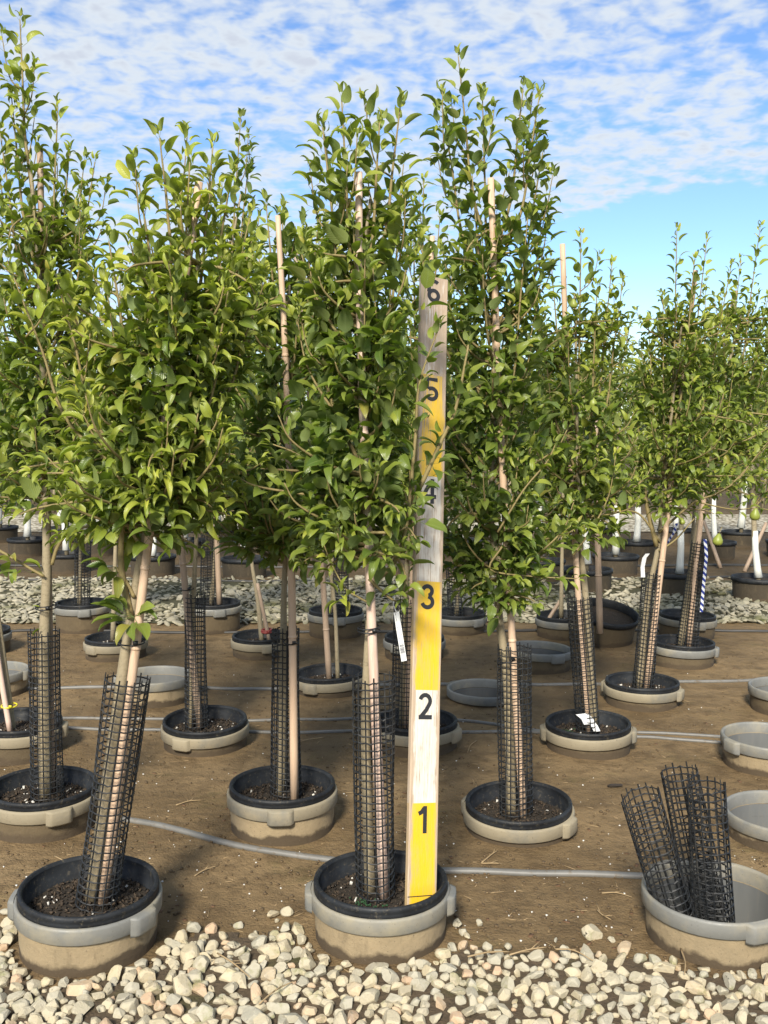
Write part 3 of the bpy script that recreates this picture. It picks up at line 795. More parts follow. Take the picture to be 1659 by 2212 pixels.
st_px('A1', [(222, 1950), (288, 1440), (330, 1100), (430, 393)], .0135, .010, 'pale bamboo cane leaning with the leaning pear tree', -.015, nodes=(.18, .37, .56, .75))
st_px('A2', [(830, 1945), (808, 1470), (795, 1150), (778, 700), (775, 372)], .0145, .0095, 'flat pinkish stake inside the netting beside the measuring board', -.012, mat='lath', square=False, nodes=(.62,))
st_px('B1', [(112, 1728), (106, 1300), (96, 800), (86, 316)], .0125, .0105, 'weathered cane behind the tallest pear tree', .035, mat='bamboo_grey', nodes=(.2, .5, .8))
st_px('B2', [(636, 1732), (629, 1200), (616, 760), (600, 466)], .0145, .0085, 'pale bamboo cane standing outside its netting sleeve', -.06, nodes=(.22, .41, .66))
st_px('B3', [(1131, 1772), (1104, 1340), (1080, 900), (1060, 385)], .0135, .011, 'pale bamboo cane of the pear tree between board and empty pots', -.02, nodes=(.15, .3, .55, .8))
st_px('C2', [(432, 1572), (402, 1290), (385, 1090), (370, 800)], .0155, .012, 'greyish bamboo cane tied above a netting sleeve', -.02, mat='bamboo_grey', nodes=(.15, .45))
st_px('C3', [(878, 1572), (898, 1100), (920, 760), (934, 510)], .0135, .011, 'cane inside the sleeve right behind the measuring board', -.02, nodes=(.4,))
st_px('C4', [(1272, 1580), (1246, 1240), (1228, 900, .08), (1215, 527, .05)], .0135, .012, 'pale cane inside the netting with white tape', -.02, nodes=(.25, .5, .75))
st_px('D3', [(712, 1478), (694, 1200), (665, 800), (637, 527)], .0165, .0125, 'brown bamboo cane of the sapling without netting', -.03, mat='bamboo_grey', nodes=(.15, .3, .6))
st_px('D5', [(1396, 1490), (1434, 1180), (1468, 880, .10), (1503, 584, .12)], .0155, .012, 'pale cane leaning right beside the forked trunk', -.02, nodes=(.3, .6))
st_px('E6', [(1488, 1398), (1510, 1160), (1548, 880, .12), (1588, 628, .14)], .0155, .014, 'cane of the pear tree with blue striped tape', -.03, nodes=(.3, .6))
st_px('E3', [(582, 1386), (556, 1260)], .012, .011, 'short cane bound to the sapling with red tape', -.05, mat='bamboo_grey')
st_px('F2', [(474, 1305), (462, 1000)], .02, .017, 'cane of the netted tree with low green shoots', -.05, mat='bamboo_grey')
stake([at_z(1163, 1372, 0), at_y(1218, 1285, at_z(1163, 1372, 0).y + .05)], .014, .012, 'orange brown cane propped on the ground by the tilted pot', mat='bamboo_grey')
stake([at_z(1296, 1368, .13), at_y(1290, 1120, at_z(1296, 1368, .13).y), at_y(1286, 900, at_z(1296, 1368, .13).y)], .021, .016, 'thick cane standing in the big tilted pot', mat='bamboo_grey', nodes=(.25, .5))
C1 = POS['C1']
st_px('C1', [(22, 1582), (0, 1450), (-30, 1250)], .012, .011, 'pale cane beside the bare marked trunk', -.03, mat='lath')

# ------------------------------------------------------------------ ties, tags and tapes
def tie(c, rx, ry, label, r=.0022, tiltx=0.0, mat='tie', turns=1, axis=None):
    parts = []
    for q in range(turns):
        pts = [(rx * math.cos(ang(i, 20)), ry * math.sin(ang(i, 20)), q * .009 + .003 * math.sin(ang(i, 20) + q)) for i in range(21)]
        parts.append(tube(pts, r, 5, False))
    parts.append(box((rx * .5, -ry, .004), (.012, .008, .010)))
    o = obj('plant_tie', mesh_from(*join(parts), MT[mat], True), loc=c, rot=(0, tiltx, 0))
    return tag(o, label, 'tie', 'ties binding trunks to canes')
tie(at_y(284, 1388, YB['A1'] - .008), .034, .024, 'black tie binding the leaning trunk to its cane')
tie(at_y(797, 1362, YB['A2'] - .006), .030, .024, 'double black tie with knot beside the white tag', turns=2)
tie(at_y(629, 1386, YB['B2'] - .045), .026, .034, 'black tie round the cane outside its netting')
tie(at_y(1096, 1425, YB['B3'] - .010), .036, .026, 'wire tie above the netting between board and empty pots', tiltx=-.3)
tie(at_y(404, 1272, YB['C2'] - .01), .028, .026, 'black tie on the greyish cane above netting')
tie(at_y(100, 1312, YB['B1']), .036, .040, 'black tie low on the tallest pear trunk', turns=2)
tie(at_y(783, 648, YB['A2'] - .01), .026, .022, 'black tie high on the stake in the foliage', r=.004)

tie(at_y(576, 1364, YB['E3'] - .03), .030, .035, 'red tape binding a sapling to its short cane', r=.007, mat='red_tape', turns=2)
tie(at_y(20, 1524, YB['C1'] - .01), .032, .030, 'yellow tape mark on the bare trunk', r=.0035, mat='yellow', turns=1)
def ribbon_obj(name, pts, w, label, cat, mat, wdir=(1, 0, 0), thick=.0012, group=None):
    pts = [Vector(p) for p in pts]; b = pts[0]; wd = Vector(wdir).normalized(); V, F = [], []
    for i, p in enumerate(pts):
        t = (pts[min(i + 1, len(pts) - 1)] - pts[max(i - 1, 0)]).normalized(); n = t.cross(wd).normalized()
        for a, c in ((-1, -1), (1, -1), (1, 1), (-1, 1)): V.append(p - b + wd * (w / 2 * a) + n * (thick / 2 * c))
    for i in range(len(pts) - 1):
        for c in range(4): F.append((i * 4 + c, i * 4 + (c + 1) % 4, i * 4 + 4 + (c + 1) % 4, i * 4 + 4 + c))
    F += [(3, 2, 1, 0), tuple((len(pts) - 1) * 4 + c for c in range(4))]
    o = obj(name, mesh_from(V, F, MT[mat], False), loc=b); return tag(o, label, cat, group)
# the long white tag
yt = YB['A2'] + .03
b, t = at_y(873, 1428, yt), at_y(856, 1322, yt)
h = (t - b).length
tv, tf = box((0, 0, h / 2), (.0155, .0008, h))
to = obj('plant_tag', mesh_from(tv, tf, MT['tag']), loc=b); to.rotation_euler = (t - b).to_track_quat('Z', 'Y').to_euler(); to.rotation_euler.rotate_axis('Z', .25)
to.rotation_euler = (Matrix(((1, 0, 0), (0, 1, 0), (0, 0, 1)))).to_euler()
dvec = (t - b).normalized(); xax = Vector((1, .25, 0)); xax = (xax - dvec * xax.dot(dvec)).normalized(); yax = dvec.cross(xax)
to.rotation_euler = Matrix((xax, yax, dvec)).transposed().to_euler()
tag(to, 'white printed tag with barcode hanging left of the measuring board', 'tag')
ribbon_obj('tag_string', [t, t + Vector((-.008, 0, .02)), t + Vector((-.004, 0, .05))], .003, 'thin white tail from which the printed tag hangs', 'string', 'white_tape')
y2 = YB['D5'] - .06
ribbon_obj('ribbon', [at_y(1399, 1196, y2), at_y(1392, 1205, y2), at_y(1388, 1225, y2), at_y(1389, 1247, y2)], .022, 'white ribbon on the forked pear tree', 'ribbon', 'white_tape', (1, .2, 0))
y3 = YB['E6'] - .07
ribbon_obj('striped_tape', [at_y(1523, 1165, y3), at_y(1526, 1200, y3), at_y(1520, 1260, y3), at_y(1515, 1322, y3)], .019, 'blue and white striped tape hanging along the netting', 'tape', 'tape', (1, .1, 0))
ribbon_obj('striped_tape', [at_y(1462, 1130, y3 + .1), at_y(1456, 1150, y3 + .1), at_y(1440, 1175, y3 + .1)], .02, 'short blue and white tape tied between two canes', 'tape', 'tape', (1, .1, .3))
yc4 = YB['C4'] - .056
for q, (uu, vv_, ww) in enumerate(((1268, 1550, .05), (1284, 1566, .028))):
    ribbon_obj('white_patch', [at_y(uu - 12 + q * 4, vv_ - 8, yc4), at_y(uu, vv_ + 2, yc4), at_y(uu + 6, vv_ + 14, yc4)], ww, ('wide' if q == 0 else 'narrow') + ' white tape stuck low on a netting sleeve', 'tape', 'white_tape', (1, .05, .1))

# ------------------------------------------------------------------ measuring board
LEAN = .246
z0 = CAMZ - 1.311
b0 = at_y(908, 1960, 2.528); base = Vector((b0.x, 2.528, z0))
topc = at_y(937, 598, base.y + 6 * .3048 * math.sin(LEAN)); top_x = topc.x
axis = Vector((top_x - base.x, 6 * .3048 * math.sin(LEAN), 6 * .3048 * math.cos(LEAN))).normalized()
turn = RAD(25)
xw = Vector((math.cos(turn), -math.sin(turn), 0)); xw = Vector((math.cos(turn), math.sin(-turn) * -1, 0))
xw = (xw - axis * xw.dot(axis)).normalized(); yw = axis.cross(xw)
MB = Matrix((xw, yw, axis)).transposed().to_4x4(); MB.translation = base
def board_mesh():
    w, th, z0_, z1 = .0445, .0095, -.06, 6 * .3048; bm = bmesh.new(); c = .0025
    prof = [(-w, -th + c), (-w + c, -th), (w - c, -th), (w, -th + c), (w, th - c), (w - c, th), (-w + c, th), (-w, th - c)]
    zs = list(np.linspace(z0_, z1, 30)); rows = []
    for z in zs: rows.append([bm.verts.new((x + .0007 * noise.noise(Vector((z * 9, x * 30, 2))), y, z)) for x, y in prof])
    for a, b in zip(rows, rows[1:]):
        for i in range(8): bm.faces.new((a[i], a[(i + 1) % 8], b[(i + 1) % 8], b[i]))
    bm.faces.new(rows[0][::-1]); bm.faces.new(rows[-1])
    me = bpy.data.meshes.new('board'); bm.to_mesh(me); bm.free(); me.materials.append(MT['board']); return me
stick = empty('measuring_board', base, 'yellow and white wooden measuring board numbered one to six feet', 'measuring stick')
stick.matrix_world = MB
bo = obj('board', board_mesh(), stick)
def arc(cx_, cz, rx, rz, a0, a1, n=12): return [(cx_ + rx * math.cos(RAD(a0 + (a1 - a0) * i / n)), cz + rz * math.sin(RAD(a0 + (a1 - a0) * i / n))) for i in range(n + 1)]
DIG = {1: [[(-.013, .052), (-.004, .056), (.004, .0665)], [(.0065, .072), (.0065, 0)]],
       2: [arc(0, .050, .0155, .0165, 165, -35, 12) + [(.004, .026), (-.013, .0065)], [(-.0195, .006), (.0215, .006)]],
       3: [arc(0, .0525, .0145, .0135, 165, -75, 12), arc(0, .0215, .0165, .0155, 82, -165, 14)],
       4: [[(-.019, .022), (.004, .066)], [(-.0215, .0205), (.0215, .0205)], [(.0085, .072), (.0085, 0)]],
       5: [[(.019, .066), (-.0125, .066), (-.0155, .036)] , arc(0, .0225, .0165, .0165, 128, -160, 14)],
       6: [arc(.002, .046, .0175, .020, 50, 175, 9) + [(-.0165, .030)], arc(0, .0215, .0155, .0155, 0, 360, 22)]}
def stroke(pts, w, yoff):
    P = [Vector((a, b)) for a, b in pts]; V, F = [], []; closed = (P[0] - P[-1]).length < 1e-6
    for i, p in enumerate(P):
        a = P[i - 1] if i else (P[-2] if closed else P[0]); b = P[i + 1] if i + 1 < len(P) else (P[1] if closed else P[-1])
        t = (b - a).normalized(); n = Vector((-t.y, t.x)) * w / 2
        for q in (p + n, p - n): V.append((q.x, yoff, q.y))
    for i in range(len(P) - 1): F.append((2 * i, 2 * i + 1, 2 * i + 3, 2 * i + 2))
    return V, F
for n in range(1, 7):
    me = mesh_from(*join([stroke(p, .0118, -.0095 - .0006 - .0003 * q) for q, p in enumerate(DIG[n])]), MT['number'], False, 'numeral')
    d = obj('numeral', me, stick); d.location = (-.004, 0, n * .3048 - .080); d['label'] = 'black painted number %d' % n
ln, lf = box((0, -.0101, .062), (.0885, .0009, .0022)); obj('zero_line', mesh_from(ln, lf, MT['number']), stick)

# ------------------------------------------------------------------ leaves
def leaf_variant(seed):
    r = random.Random(seed); n = 7; up_ = seed % 18 < 10; arch = r.uniform(1.2, 2.4) if up_ else r.uniform(.5, 1.5); fold = RAD(r.uniform(16, 46) if up_ else r.uniform(4, 30)); W = r.uniform(.205, .275) if up_ else r.uniform(.27, .335); tw = r.uniform(-.35, .35); wav = r.uniform(.0, .035); ph = r.uniform(0, 6)
    pet = .38; V, UV, F = [], [], []
    # petiole (three sided) then blade, midrib path bends down
    ppts = [Vector((0, 0, 0)), Vector((0, pet * .5, .035)), Vector((0, pet, .05))]
    for p in ppts:
        for a in (0, 2.1, 4.2): V.append((p.x + .0095 * math.cos(a), p.y, p.z + .0095 * math.sin(a))); UV.append((.5, 0))
    for i in range(2):
        for k in range(3): F.append((i * 3 + k, i * 3 + (k + 1) % 3, i * 3 + 3 + (k + 1) % 3, i * 3 + 3 + k))
    y, z, th = pet, .05, .48; ds = 1.0 / n; base = len(V)
    for i in range(n + 1):
        t = i / n
        w = W * (math.sin(math.pi * min(1, t ** .72 * .97 + .03)) ** .75) * (1 - .25 * t) if 0 < t < 1 else .004
        dz = math.sin(fold) * w + wav * math.sin(ph + t * 13); dz2 = math.sin(fold) * w + wav * math.sin(ph + 2 + t * 11)
        nx_, ny_ = -math.sin(th), math.cos(th)       # blade normal in the y-z plane: (-sin th, cos th)
        roll = tw * t
        for sgn, d in ((-1, dz), (0, 0), (1, dz2)):
            X = sgn * w * math.cos(fold); Zl = d
            X, Zl = X * math.cos(roll) - Zl * math.sin(roll), X * math.sin(roll) + Zl * math.cos(roll)
            V.append((X, y + nx_ * Zl, z + ny_ * Zl)); UV.append((.5 + .5 * sgn, t))
        y += math.cos(th) * ds; z += math.sin(th) * ds; th -= arch * ds * (.6 + .8 * t)
    for i in range(n):
        a = base + i * 3; F += [(a, a + 1, a + 4, a + 3), (a + 1, a + 2, a + 5, a + 4)]
    return np.array(V), np.array(F), np.array(UV)
LV = [leaf_variant(k) for k in range(18)]
LUV = [l[2] for l in LV]
def leaf_me(i):
    v, f, uv = LV[i]; me = mesh_from(v, [tuple(int(a) for a in q) for q in f], MT['leaf'], True, 'leaf')
    ul = me.uv_layers.new(name='UVMap')
    for lp in me.loops: ul.data[lp.index].uv = uv[lp.vertex_index]
    return me
LME = [leaf_me(i) for i in range(len(LV))]
UP = Vector((0, 0, 1))
class Tree:
    def __init__(s, seed): s.r = random.Random(seed); s.leaves = []; s.branches = []; s.trunk = None
    def leaf(s, p, d, size, young, var=None):
        """p: base, d: direction of the blade"""
        r = s.r; d = d.normalized(); up = UP + Vector((r.gauss(0, .42), r.gauss(0, .42) - .12, 0))
        x = d.cross(up)
        if x.length < .05: x = d.orthogonal()
        x.normalize(); zz = x.cross(d).normalized()
        R = Matrix((x * size, d * size, zz * size)).transposed().to_4x4(); R.translation = p
        s.leaves.append((R, var if var is not None else (r.randrange(10) if r.random() < .25 + young else 10 + r.randrange(8)), max(0, min(1, young)), r.random(), p, size))
    def rosette(s, p, d, n, size, young):
        a0 = s.r.uniform(0, 6.28); d = d.normalized(); e = d.orthogonal().normalized(); f = d.cross(e)
        for i in range(n):
            a = a0 + i * 2.4 + s.r.gauss(0, .2); t = s.r.uniform(.5, 1.35)
            s.leaf(p, d * math.cos(t) + (e * math.cos(a) + f * math.sin(a)) * math.sin(t) + Vector((0, 0, -.1)), size * s.r.uniform(.7, 1.1), young + s.r.gauss(0, .08))
    def shoot(s, pts, r0, r1, size=.07, young=(.1, .8), start=.12, gap=.027, spurs=.3):
        size *= .80; gap *= .80
        path = catmull(pts, 6) if len(pts) > 2 else [Vector(pts[0]).lerp(Vector(pts[1]), i / 8) for i in range(9)]
        n = len(path); rr = [r0 + (r1 - r0) * (i / (n - 1)) for i in range(n)]
        s.branches.append((path, rr))
        L = [0]
        for a, b in zip(path, path[1:]): L.append(L[-1] + (b - a).length)
        tot = L[-1]; q = tot * start; az0 = s.r.uniform(0, 6.28); r = s.r; k = 0
        while q < tot:
            i = max(0, min(n - 2, next((j for j in range(n - 1) if L[j + 1] >= q), n - 2))); f = (q - L[i]) / max(1e-6, L[i + 1] - L[i])
            p = path[i].lerp(path[i + 1], f); t = (path[i + 1] - path[i]).normalized(); e = t.orthogonal().normalized(); g = t.cross(e)
            az0 += 2.39 + r.gauss(0, .25); out = e * math.cos(az0) + g * math.sin(az0); fr = q / tot
            yv = young[0] + (young[1] - young[0]) * fr ** 1.6 + r.gauss(0, .07)
            sz = size * r.triangular(.5, 1.25, .95) * (1 - .45 * max(0, fr - .8) / .2)
            if fr < .5 and r.random() < spurs: s.rosette(p + out * .012, out + t * .4, r.randint(3, 5), size * .95, yv)
            else:
                al = r.uniform(.75, 1.25) * (1 - .55 * max(0, fr - .88) / .12)
                s.leaf(p, t * math.cos(al) + out * math.sin(al) + Vector((0, 0, .05 - .35 * (1 - fr) * r.random())), sz, yv)
            q += gap * r.uniform(.7, 1.3) * (1 - .35 * fr)
        tip = path[-1]; t = (path[-1] - path[-2]).normalized()
        for k in range(3):
            a = az0 + k * 2.1; e = t.orthogonal().normalized(); g = t.cross(e)
            s.leaf(tip, t * .92 + (e * math.cos(a) + g * math.sin(a)) * .4, size * r.uniform(.35, .6), young[1] + .15)
def interp(env, v):
    if v <= env[0][0]: return env[0][1], env[0][2]
    for a, b in zip(env, env[1:]):
        if a[0] <= v <= b[0]:
            t = (v - a[0]) / (b[0] - a[0]); return a[1] + (b[1] - a[1]) * t, a[2] + (b[2] - a[2]) * t
    return env[-1][1], env[-1][2]
def at_v(path, v):
    for a, b in zip(path, path[1:]):
        if (a[1] - v) * (b[1] - v) <= 0 and a[1] != b[1]: return a[0] + (b[0] - a[0]) * (v - a[1]) / (b[1] - a[1])
    return path[-1][0] if v < path[-1][1] else path[0][0]
TREES = []
def tree(seed, y, trunk, r0, r1, env, tips, n_auto, label, young=.35, size=.072, individual=300, extra=None, depth=.85, gap=.027, group='potted pear trees with leafy crowns', name='pear_tree', pears=()):
    T = Tree(seed); r = T.r; d_axis = math.hypot(1, 0)
    pxm = y / FPX                              # metres per picture unit at this distance
    tp = [at_y(p[0], p[1], y) for p in trunk]
    path = catmull(tp, 6); n = len(path); T.trunk = (path, [r0 + (r1 - r0) * (i / (n - 1)) ** .8 for i in range(n)])
    vtop, vbot = env[0][0], env[-1][0]
    for tip in tips:
        u, v = tip[:2]; dy = tip[2] if len(tip) > 2 else r.uniform(-.06, .06); vs_ = tip[3] if len(tip) > 3 else min(vbot - 60, v + r.uniform(330, 520))
        vs_ = max(vs_, trunk[-1][1] + 10); us = at_v(trunk, vs_)
        p0 = at_y(us, vs_, y); p3 = at_y(u, v, y + dy); L = (p3 - p0).length
        p1 = p0.lerp(p3, .33) + Vector(((u - us) * pxm * .25, dy * .25, 0)); p2 = p0.lerp(p3, .68) + Vector(((u - us) * pxm * .12, dy * .1, 0))
        T.shoot([p0, p1, p2, p3], .0065, .0018, size * 1.12, (young * .5, young + .28), .10, gap * 1.32, .12)
        # short side shoots on the long leader
        for q in range(2 if L > .5 else 1):
            t = r.uniform(.35, .75); a = p0.lerp(p3, t) + Vector(((u - us) * pxm * .18, 0, 0)); o = Vector((r.gauss(0, 1), r.gauss(0, .8), 0)).normalized()
            T.shoot([a, a + o * .05 + UP * .05, a + o * .075 + UP * r.uniform(.10, .2)], .003, .0014, size * .95, (young * .6, young + .25), .1, gap)
    n_auto = int(n_auto * 1.3)
    for k in range(n_auto):
        vs_ = vbot - 30 - (vbot - vtop) * .72 * (r.random() ** 1.15) if k % 4 else vbot - r.uniform(0, 160)
        rise = r.uniform(60, 300) * (y / 2.7) ** -.4
        if vs_ > vbot - 220: rise = r.uniform(-60, 190)
        vt = max(vtop + (vbot - vtop) * (.22 + .16 * r.random()), min(vbot + 10, vs_ - rise)); uc, hw = interp(env, vt)
        a = r.uniform(0, 2 * math.pi); rad = math.sqrt(r.uniform(.12, 1.0))
        u = uc + hw * 1.1 * rad * math.cos(a); dy = hw * pxm * depth * rad * math.sin(a)
        vs2 = max(vs_, trunk[-1][1] + 8); us = at_v(trunk, vs2)
        p0 = at_y(us, vs2, y); p3 = at_y(u, vt, y + dy); out = Vector((p3.x - p0.x, p3.y - p0.y, 0))
        p1 = p0 + out * .45 + UP * (p3.z - p0.z) * .22; p2 = p0 + out * .85 + UP * (p3.z - p0.z) * .60
        T.shoot([p0, p1, p2, p3], .0055, .0016, size, (young * .35, young * (.6 + .6 * (vbot - vt) / (vbot - vtop)) + .12), .22, gap)
    # leafy spurs close to the stem fill the middle
    for k in range(int(n_auto * 1.6)):
        v = r.uniform(vtop + .48 * (vbot - vtop), vbot); v = max(v, trunk[-1][1] + 5); u = at_v(trunk, v); a = r.uniform(0, 6.28); o = Vector((math.cos(a), math.sin(a), r.uniform(-.2, .5)))
        p = at_y(u, v, y); R = r.uniform(.02, .16); T.rosette(p + o * R, o, r.randint(4, 6), size * .84, young * .2)
    nl, nb = len(T.leaves), len(T.branches)
    if extra: extra(T, y)
    # nothing but the named shoots hangs before the face of the measuring board
    def blocks(p):
        d = p.y * CP - (p.z - CAMZ) * SP_; u = PW / 2 + FPX * p.x / d; v = PH / 2 - FPX * (p.y * SP_ + (p.z - CAMZ) * CP) / d
        c = 908 + (937 - 908) * (1960 - v) / (1960 - 598)
        return abs(u - c) < 60 and 585 < v < 1960 and p.y < 2.528 + (p.z - .062) * math.tan(.246) + .05
    def lblocks(l): return blocks(l[0] @ Vector((0, .8, 0))) and (blocks(l[4]) or True)
    T.leaves = [l for i, l in enumerate(T.leaves) if i >= nl or not lblocks(l) or r.random() < .08]
    T.branches = [b for i, b in enumerate(T.branches) if i >= nb or not any(blocks(q) for q in b[0])]
    # ---- objects
    base = path[0]; root = empty(name, base, label, 'tree', group)
    def local(pp): return [p - base for p in pp]
    v, f = tube(local(path), T.trunk[1], 9); obj('trunk', mesh_from(v, f, MT['bark'], True, 'trunk'), root)
    for p, rr in T.branches:
        v, f = tube(local(p), rr, 5); obj('branch', mesh_from(v, f, MT['twig'], True, 'branch'), root)
    order = sorted(range(len(T.leaves)), key=lambda i: T.leaves[i][4].y - 3.0 * T.leaves[i][5])
    ind = set(order[:individual]); ms, ws, cs = [], [], []
    bi = Matrix.Translation(-base)
    for i, (R, w, yv, rn, p, sz) in enumerate(T.leaves):
        if i in ind:
            o = bpy.data.objects.new('leaf', LME[w]); COL.objects.link(o); o.parent = root; o.matrix_local = bi @ R; o.color = (yv, rn, 0, 1)
        else: ms.append(bi @ R); ws.append(w); cs.append((yv, rn, 0, 1))
    if ms: tag(obj('foliage', merge(LV, ms, ws, 'foliage', MT['leaf_m'], cs, LUV, True), root), kind='stuff')
    for (pu, pv, pdy, ps) in pears:
        P = at_y(pu, pv, y + pdy) - base
        ps *= .82; prof = [(.0005, 0), (.016, .001), (.026, .010), (.0295, .022), (.027, .036), (.019, .050), (.0125, .061), (.008, .068), (.0005, .070)]
        po = obj('pear', mesh_from(*lathe([(a * ps, b * ps) for a, b in prof], 14), MT['pear'], True), root, P + Vector((0, 0, -.035)), (r.uniform(-.2, .2), r.uniform(-.2, .2), 0))
        vv, ff = tube([(0, 0, .068 * ps), (.003, 0, .085 * ps), (.008, 0, .11 * ps)], .0018, 5); obj('stem', mesh_from(vv, ff, MT['twig'], True), po)
    TREES.append((root, len(T.leaves))); return root

def ex_A1(T, y):
    c = at_y(288, 1332, y - .03)
    for a, b, s in ((-1.0, -.1, .085), (-.9, .25, .08), (-.55, -.55, .075), (-.25, -.8, .07), (.15, -.75, .06), (.75, .1, .07), (.9, -.15, .065), (-.75, .5, .075), (.35, -.7, .075), (-.95, -.5, .08)):
        T.leaf(c, Vector((a, -.5, b + .25)), s, .12)
    for pts, rr in (([(283, 1335), (264, 1240), (262, 1170), (272, 1080)], .011), ([(290, 1290), (272, 1255), (250, 1225)], .006), ([(310, 1190), (285, 1150), (262, 1120)], .006)):
        P = px_line(pts, y, -.015); T.branches.append((catmull(P, 6), [rr * (1 - .4 * i / (len(catmull(P, 6)) - 1)) for i in range(len(catmull(P, 6)))]))
    T.rosette(at_y(250, 1225, y - .02), Vector((-.6, -.4, -.3)), 6, .075, .15)
    P = px_line([(350, 1010), (420, 960), (450, 880), (470, 800)], y, -.08); T.shoot(P, .006, .003, .075, (.2, .5), .35)
def ex_A2(T, y):
    # a lime green young shoot low on the left
    T.shoot(px_line([(792, 1300), (765, 1285), (745, 1270), (715, 1215), (690, 1150)], y, -.08), .0032, .0012, .058, (.85, 1.0), .5, .022, 0)
    T.rosette(at_y(742, 1290, y - .08), Vector((-.3, -.5, .1)), 9, .06, .8)
    # shoots that cross the measuring board
    T.shoot(px_line([(800, 1270), (868, 1180), (896, 960), (906, 830), (948, 708)], y, -.03), .0075, .0018, .078, (.1, .35), .25, .030, .1)
    T.shoot(px_line([(830, 1200), (900, 1068), (950, 960), (985, 880), (1012, 745)], y, .04), .0085, .003, .076, (.1, .35), .25, .030, .15)
    for pts in ([(800, 1150), (850, 1150), (880, 1140), (900, 1165)], [(800, 1200), (850, 1200), (875, 1240), (870, 1290)], [(800, 1120), (840, 1080), (870, 1060), (880, 1085)],
                [(797, 1250), (840, 1290), (860, 1300)], [(790, 1100), (730, 1040), (640, 980), (590, 960)]):
        T.shoot(px_line(pts, y, -.06), .005, .002, .080, (.05, .2), .25, .024, .2)
def ex_B1(T, y):
    P = px_line([(95, 1245), (60, 1225), (0, 1190), (-40, 1170)], y, -.03); T.branches.append((catmull(P, 6), [.005] * 19))
    for q in ((35, 1215), (15, 1200), (50, 1230)): T.rosette(at_y(q[0], q[1], y - .03), Vector((.1, -.5, -.5)), 3, .075, .4)
    T.leaf(at_y(96, 1318, y - .03), Vector((-.5, -.3, .2)), .035, 1.0); T.leaf(at_y(94, 1352, y - .03), Vector((-.4, -.2, -.5)), .04, 1.0)
    P = px_line([(112, 1220), (125, 1180), (150, 1145)], y, 0); T.branches.append((catmull(P, 6), [.007] * 13))
def ex_B3(T, y):
    T.shoot(px_line([(1085, 1180), (1060, 1230), (1150, 1245), (1245, 1250)], y, -.12), .004, .0018, .075, (.25, .6), .3, .030, .1)
    T.shoot(px_line([(1080, 1120), (1000, 1110), (960, 1150), (950, 1190)], y, -.08), .005, .002, .075, (.1, .3), .3, .026, .2)
    T.shoot(px_line([(1075, 1150), (1130, 1060), (1180, 1000), (1200, 960)], y, -.12), .004, .0018, .078, (.3, .7), .25, .028, .1)
    for q in ((1078, 1290), (1085, 1320), (1060, 1275)): T.rosette(at_y(q[0], q[1], y - .05), Vector((.2, -.5, -.6)), 4, .08, .08)
def ex_C4(T, y):
    T.shoot(px_line([(1238, 1200), (1280, 1140), (1315, 1070), (1330, 985)], y, -.12), .005, .0018, .078, (.5, .95), .15, .028, .05)
    T.shoot(px_line([(1240, 1150), (1200, 1090), (1165, 1020), (1150, 960)], y, -.08), .005, .0018, .078, (.3, .8), .15, .028, .05)
def ex_D5(T, y):
    for pts, rr in (([(1425, 1170), (1380, 1110), (1330, 1105), (1300, 1112)], .006), ([(1418, 1180), (1395, 1080), (1390, 980)], .013), ([(1424, 1150), (1500, 1085), (1570, 1055), (1659, 960)], .007), ([(1424, 1190), (1460, 1165), (1500, 1120)], .006)):
        P = catmull(px_line(pts, y, -.02), 6); T.branches.append((P, [rr * (1 - .5 * i / (len(P) - 1)) for i in range(len(P))]))
    T.shoot(px_line([(1540, 1070), (1590, 1040), (1630, 990), (1680, 930)], y, -.03), .004, .002, .07, (.2, .5), .1, .028, .3)
    T.shoot(px_line([(1510, 1085), (1580, 1100), (1640, 1098), (1690, 1110)], y, -.05), .004, .002, .07, (.1, .3), .3, .03, .2)
W_ = {k: ST[k][6] for k in ST}
tree(1, YB['A1'] + .01, [(196, 1955), (262, 1480), (284, 1330), (306, 1200), (330, 1090), (352, 950), (400, 720), (430, 560)], .0195, .005,
     [(310, 430, 60), (420, 420, 100), (550, 370, 165), (700, 310, 235), (850, 290, 280), (1000, 290, 290), (1100, 275, 260), (1170, 260, 200)],
     [(345, 298, -.02), (460, 318, .02), (410, 350, -.05), (300, 395, 0), (500, 380, .05), (235, 520, -.03), (540, 470, .05), (120, 590, -.05), (30, 600, -.08), (575, 600, .05)], 72,
     'leaning pear tree with bright young foliage in a front pot', .98, .083, extra=ex_A1, gap=.028)
tree(2, YB['A2'] + .015, [(800, 1945), (790, 1600), (793, 1440), (800, 1280), (792, 1100), (785, 850), (782, 600), (800, 430)], .0165, .004,
     [(260, 790, 70), (400, 790, 95), (550, 785, 125), (700, 775, 150), (850, 760, 205), (1000, 745, 240), (1120, 760, 215), (1225, 800, 130)],
     [(738, 212, 0), (865, 228, .02), (697, 275, .03), (820, 265, -.03), (775, 420, .05), (905, 520, -.03), (660, 520, .02), (870, 420, -.02)], 58,
     'pear tree in the front pot beside the measuring board', .42, .082, extra=ex_A2)
tree(3, YB['B1'] + .01, [(98, 1725), (96, 1400), (101, 1240), (100, 1110), (95, 900), (85, 600), (65, 350)], .0235, .006,
     [(240, 65, 70), (400, 80, 120), (600, 80, 160), (800, 70, 205), (1000, 70, 215), (1110, 90, 150)],
     [(43, 42, 0), (125, 230, 0), (205, 350, .04), (0, 285, .03), (170, 470, -.04), (25, 210, .03), (-40, 400, 0), (150, 330, .05)], 48,
     'tallest pear tree with a single high leader shoot', .66, .078, extra=ex_B1)
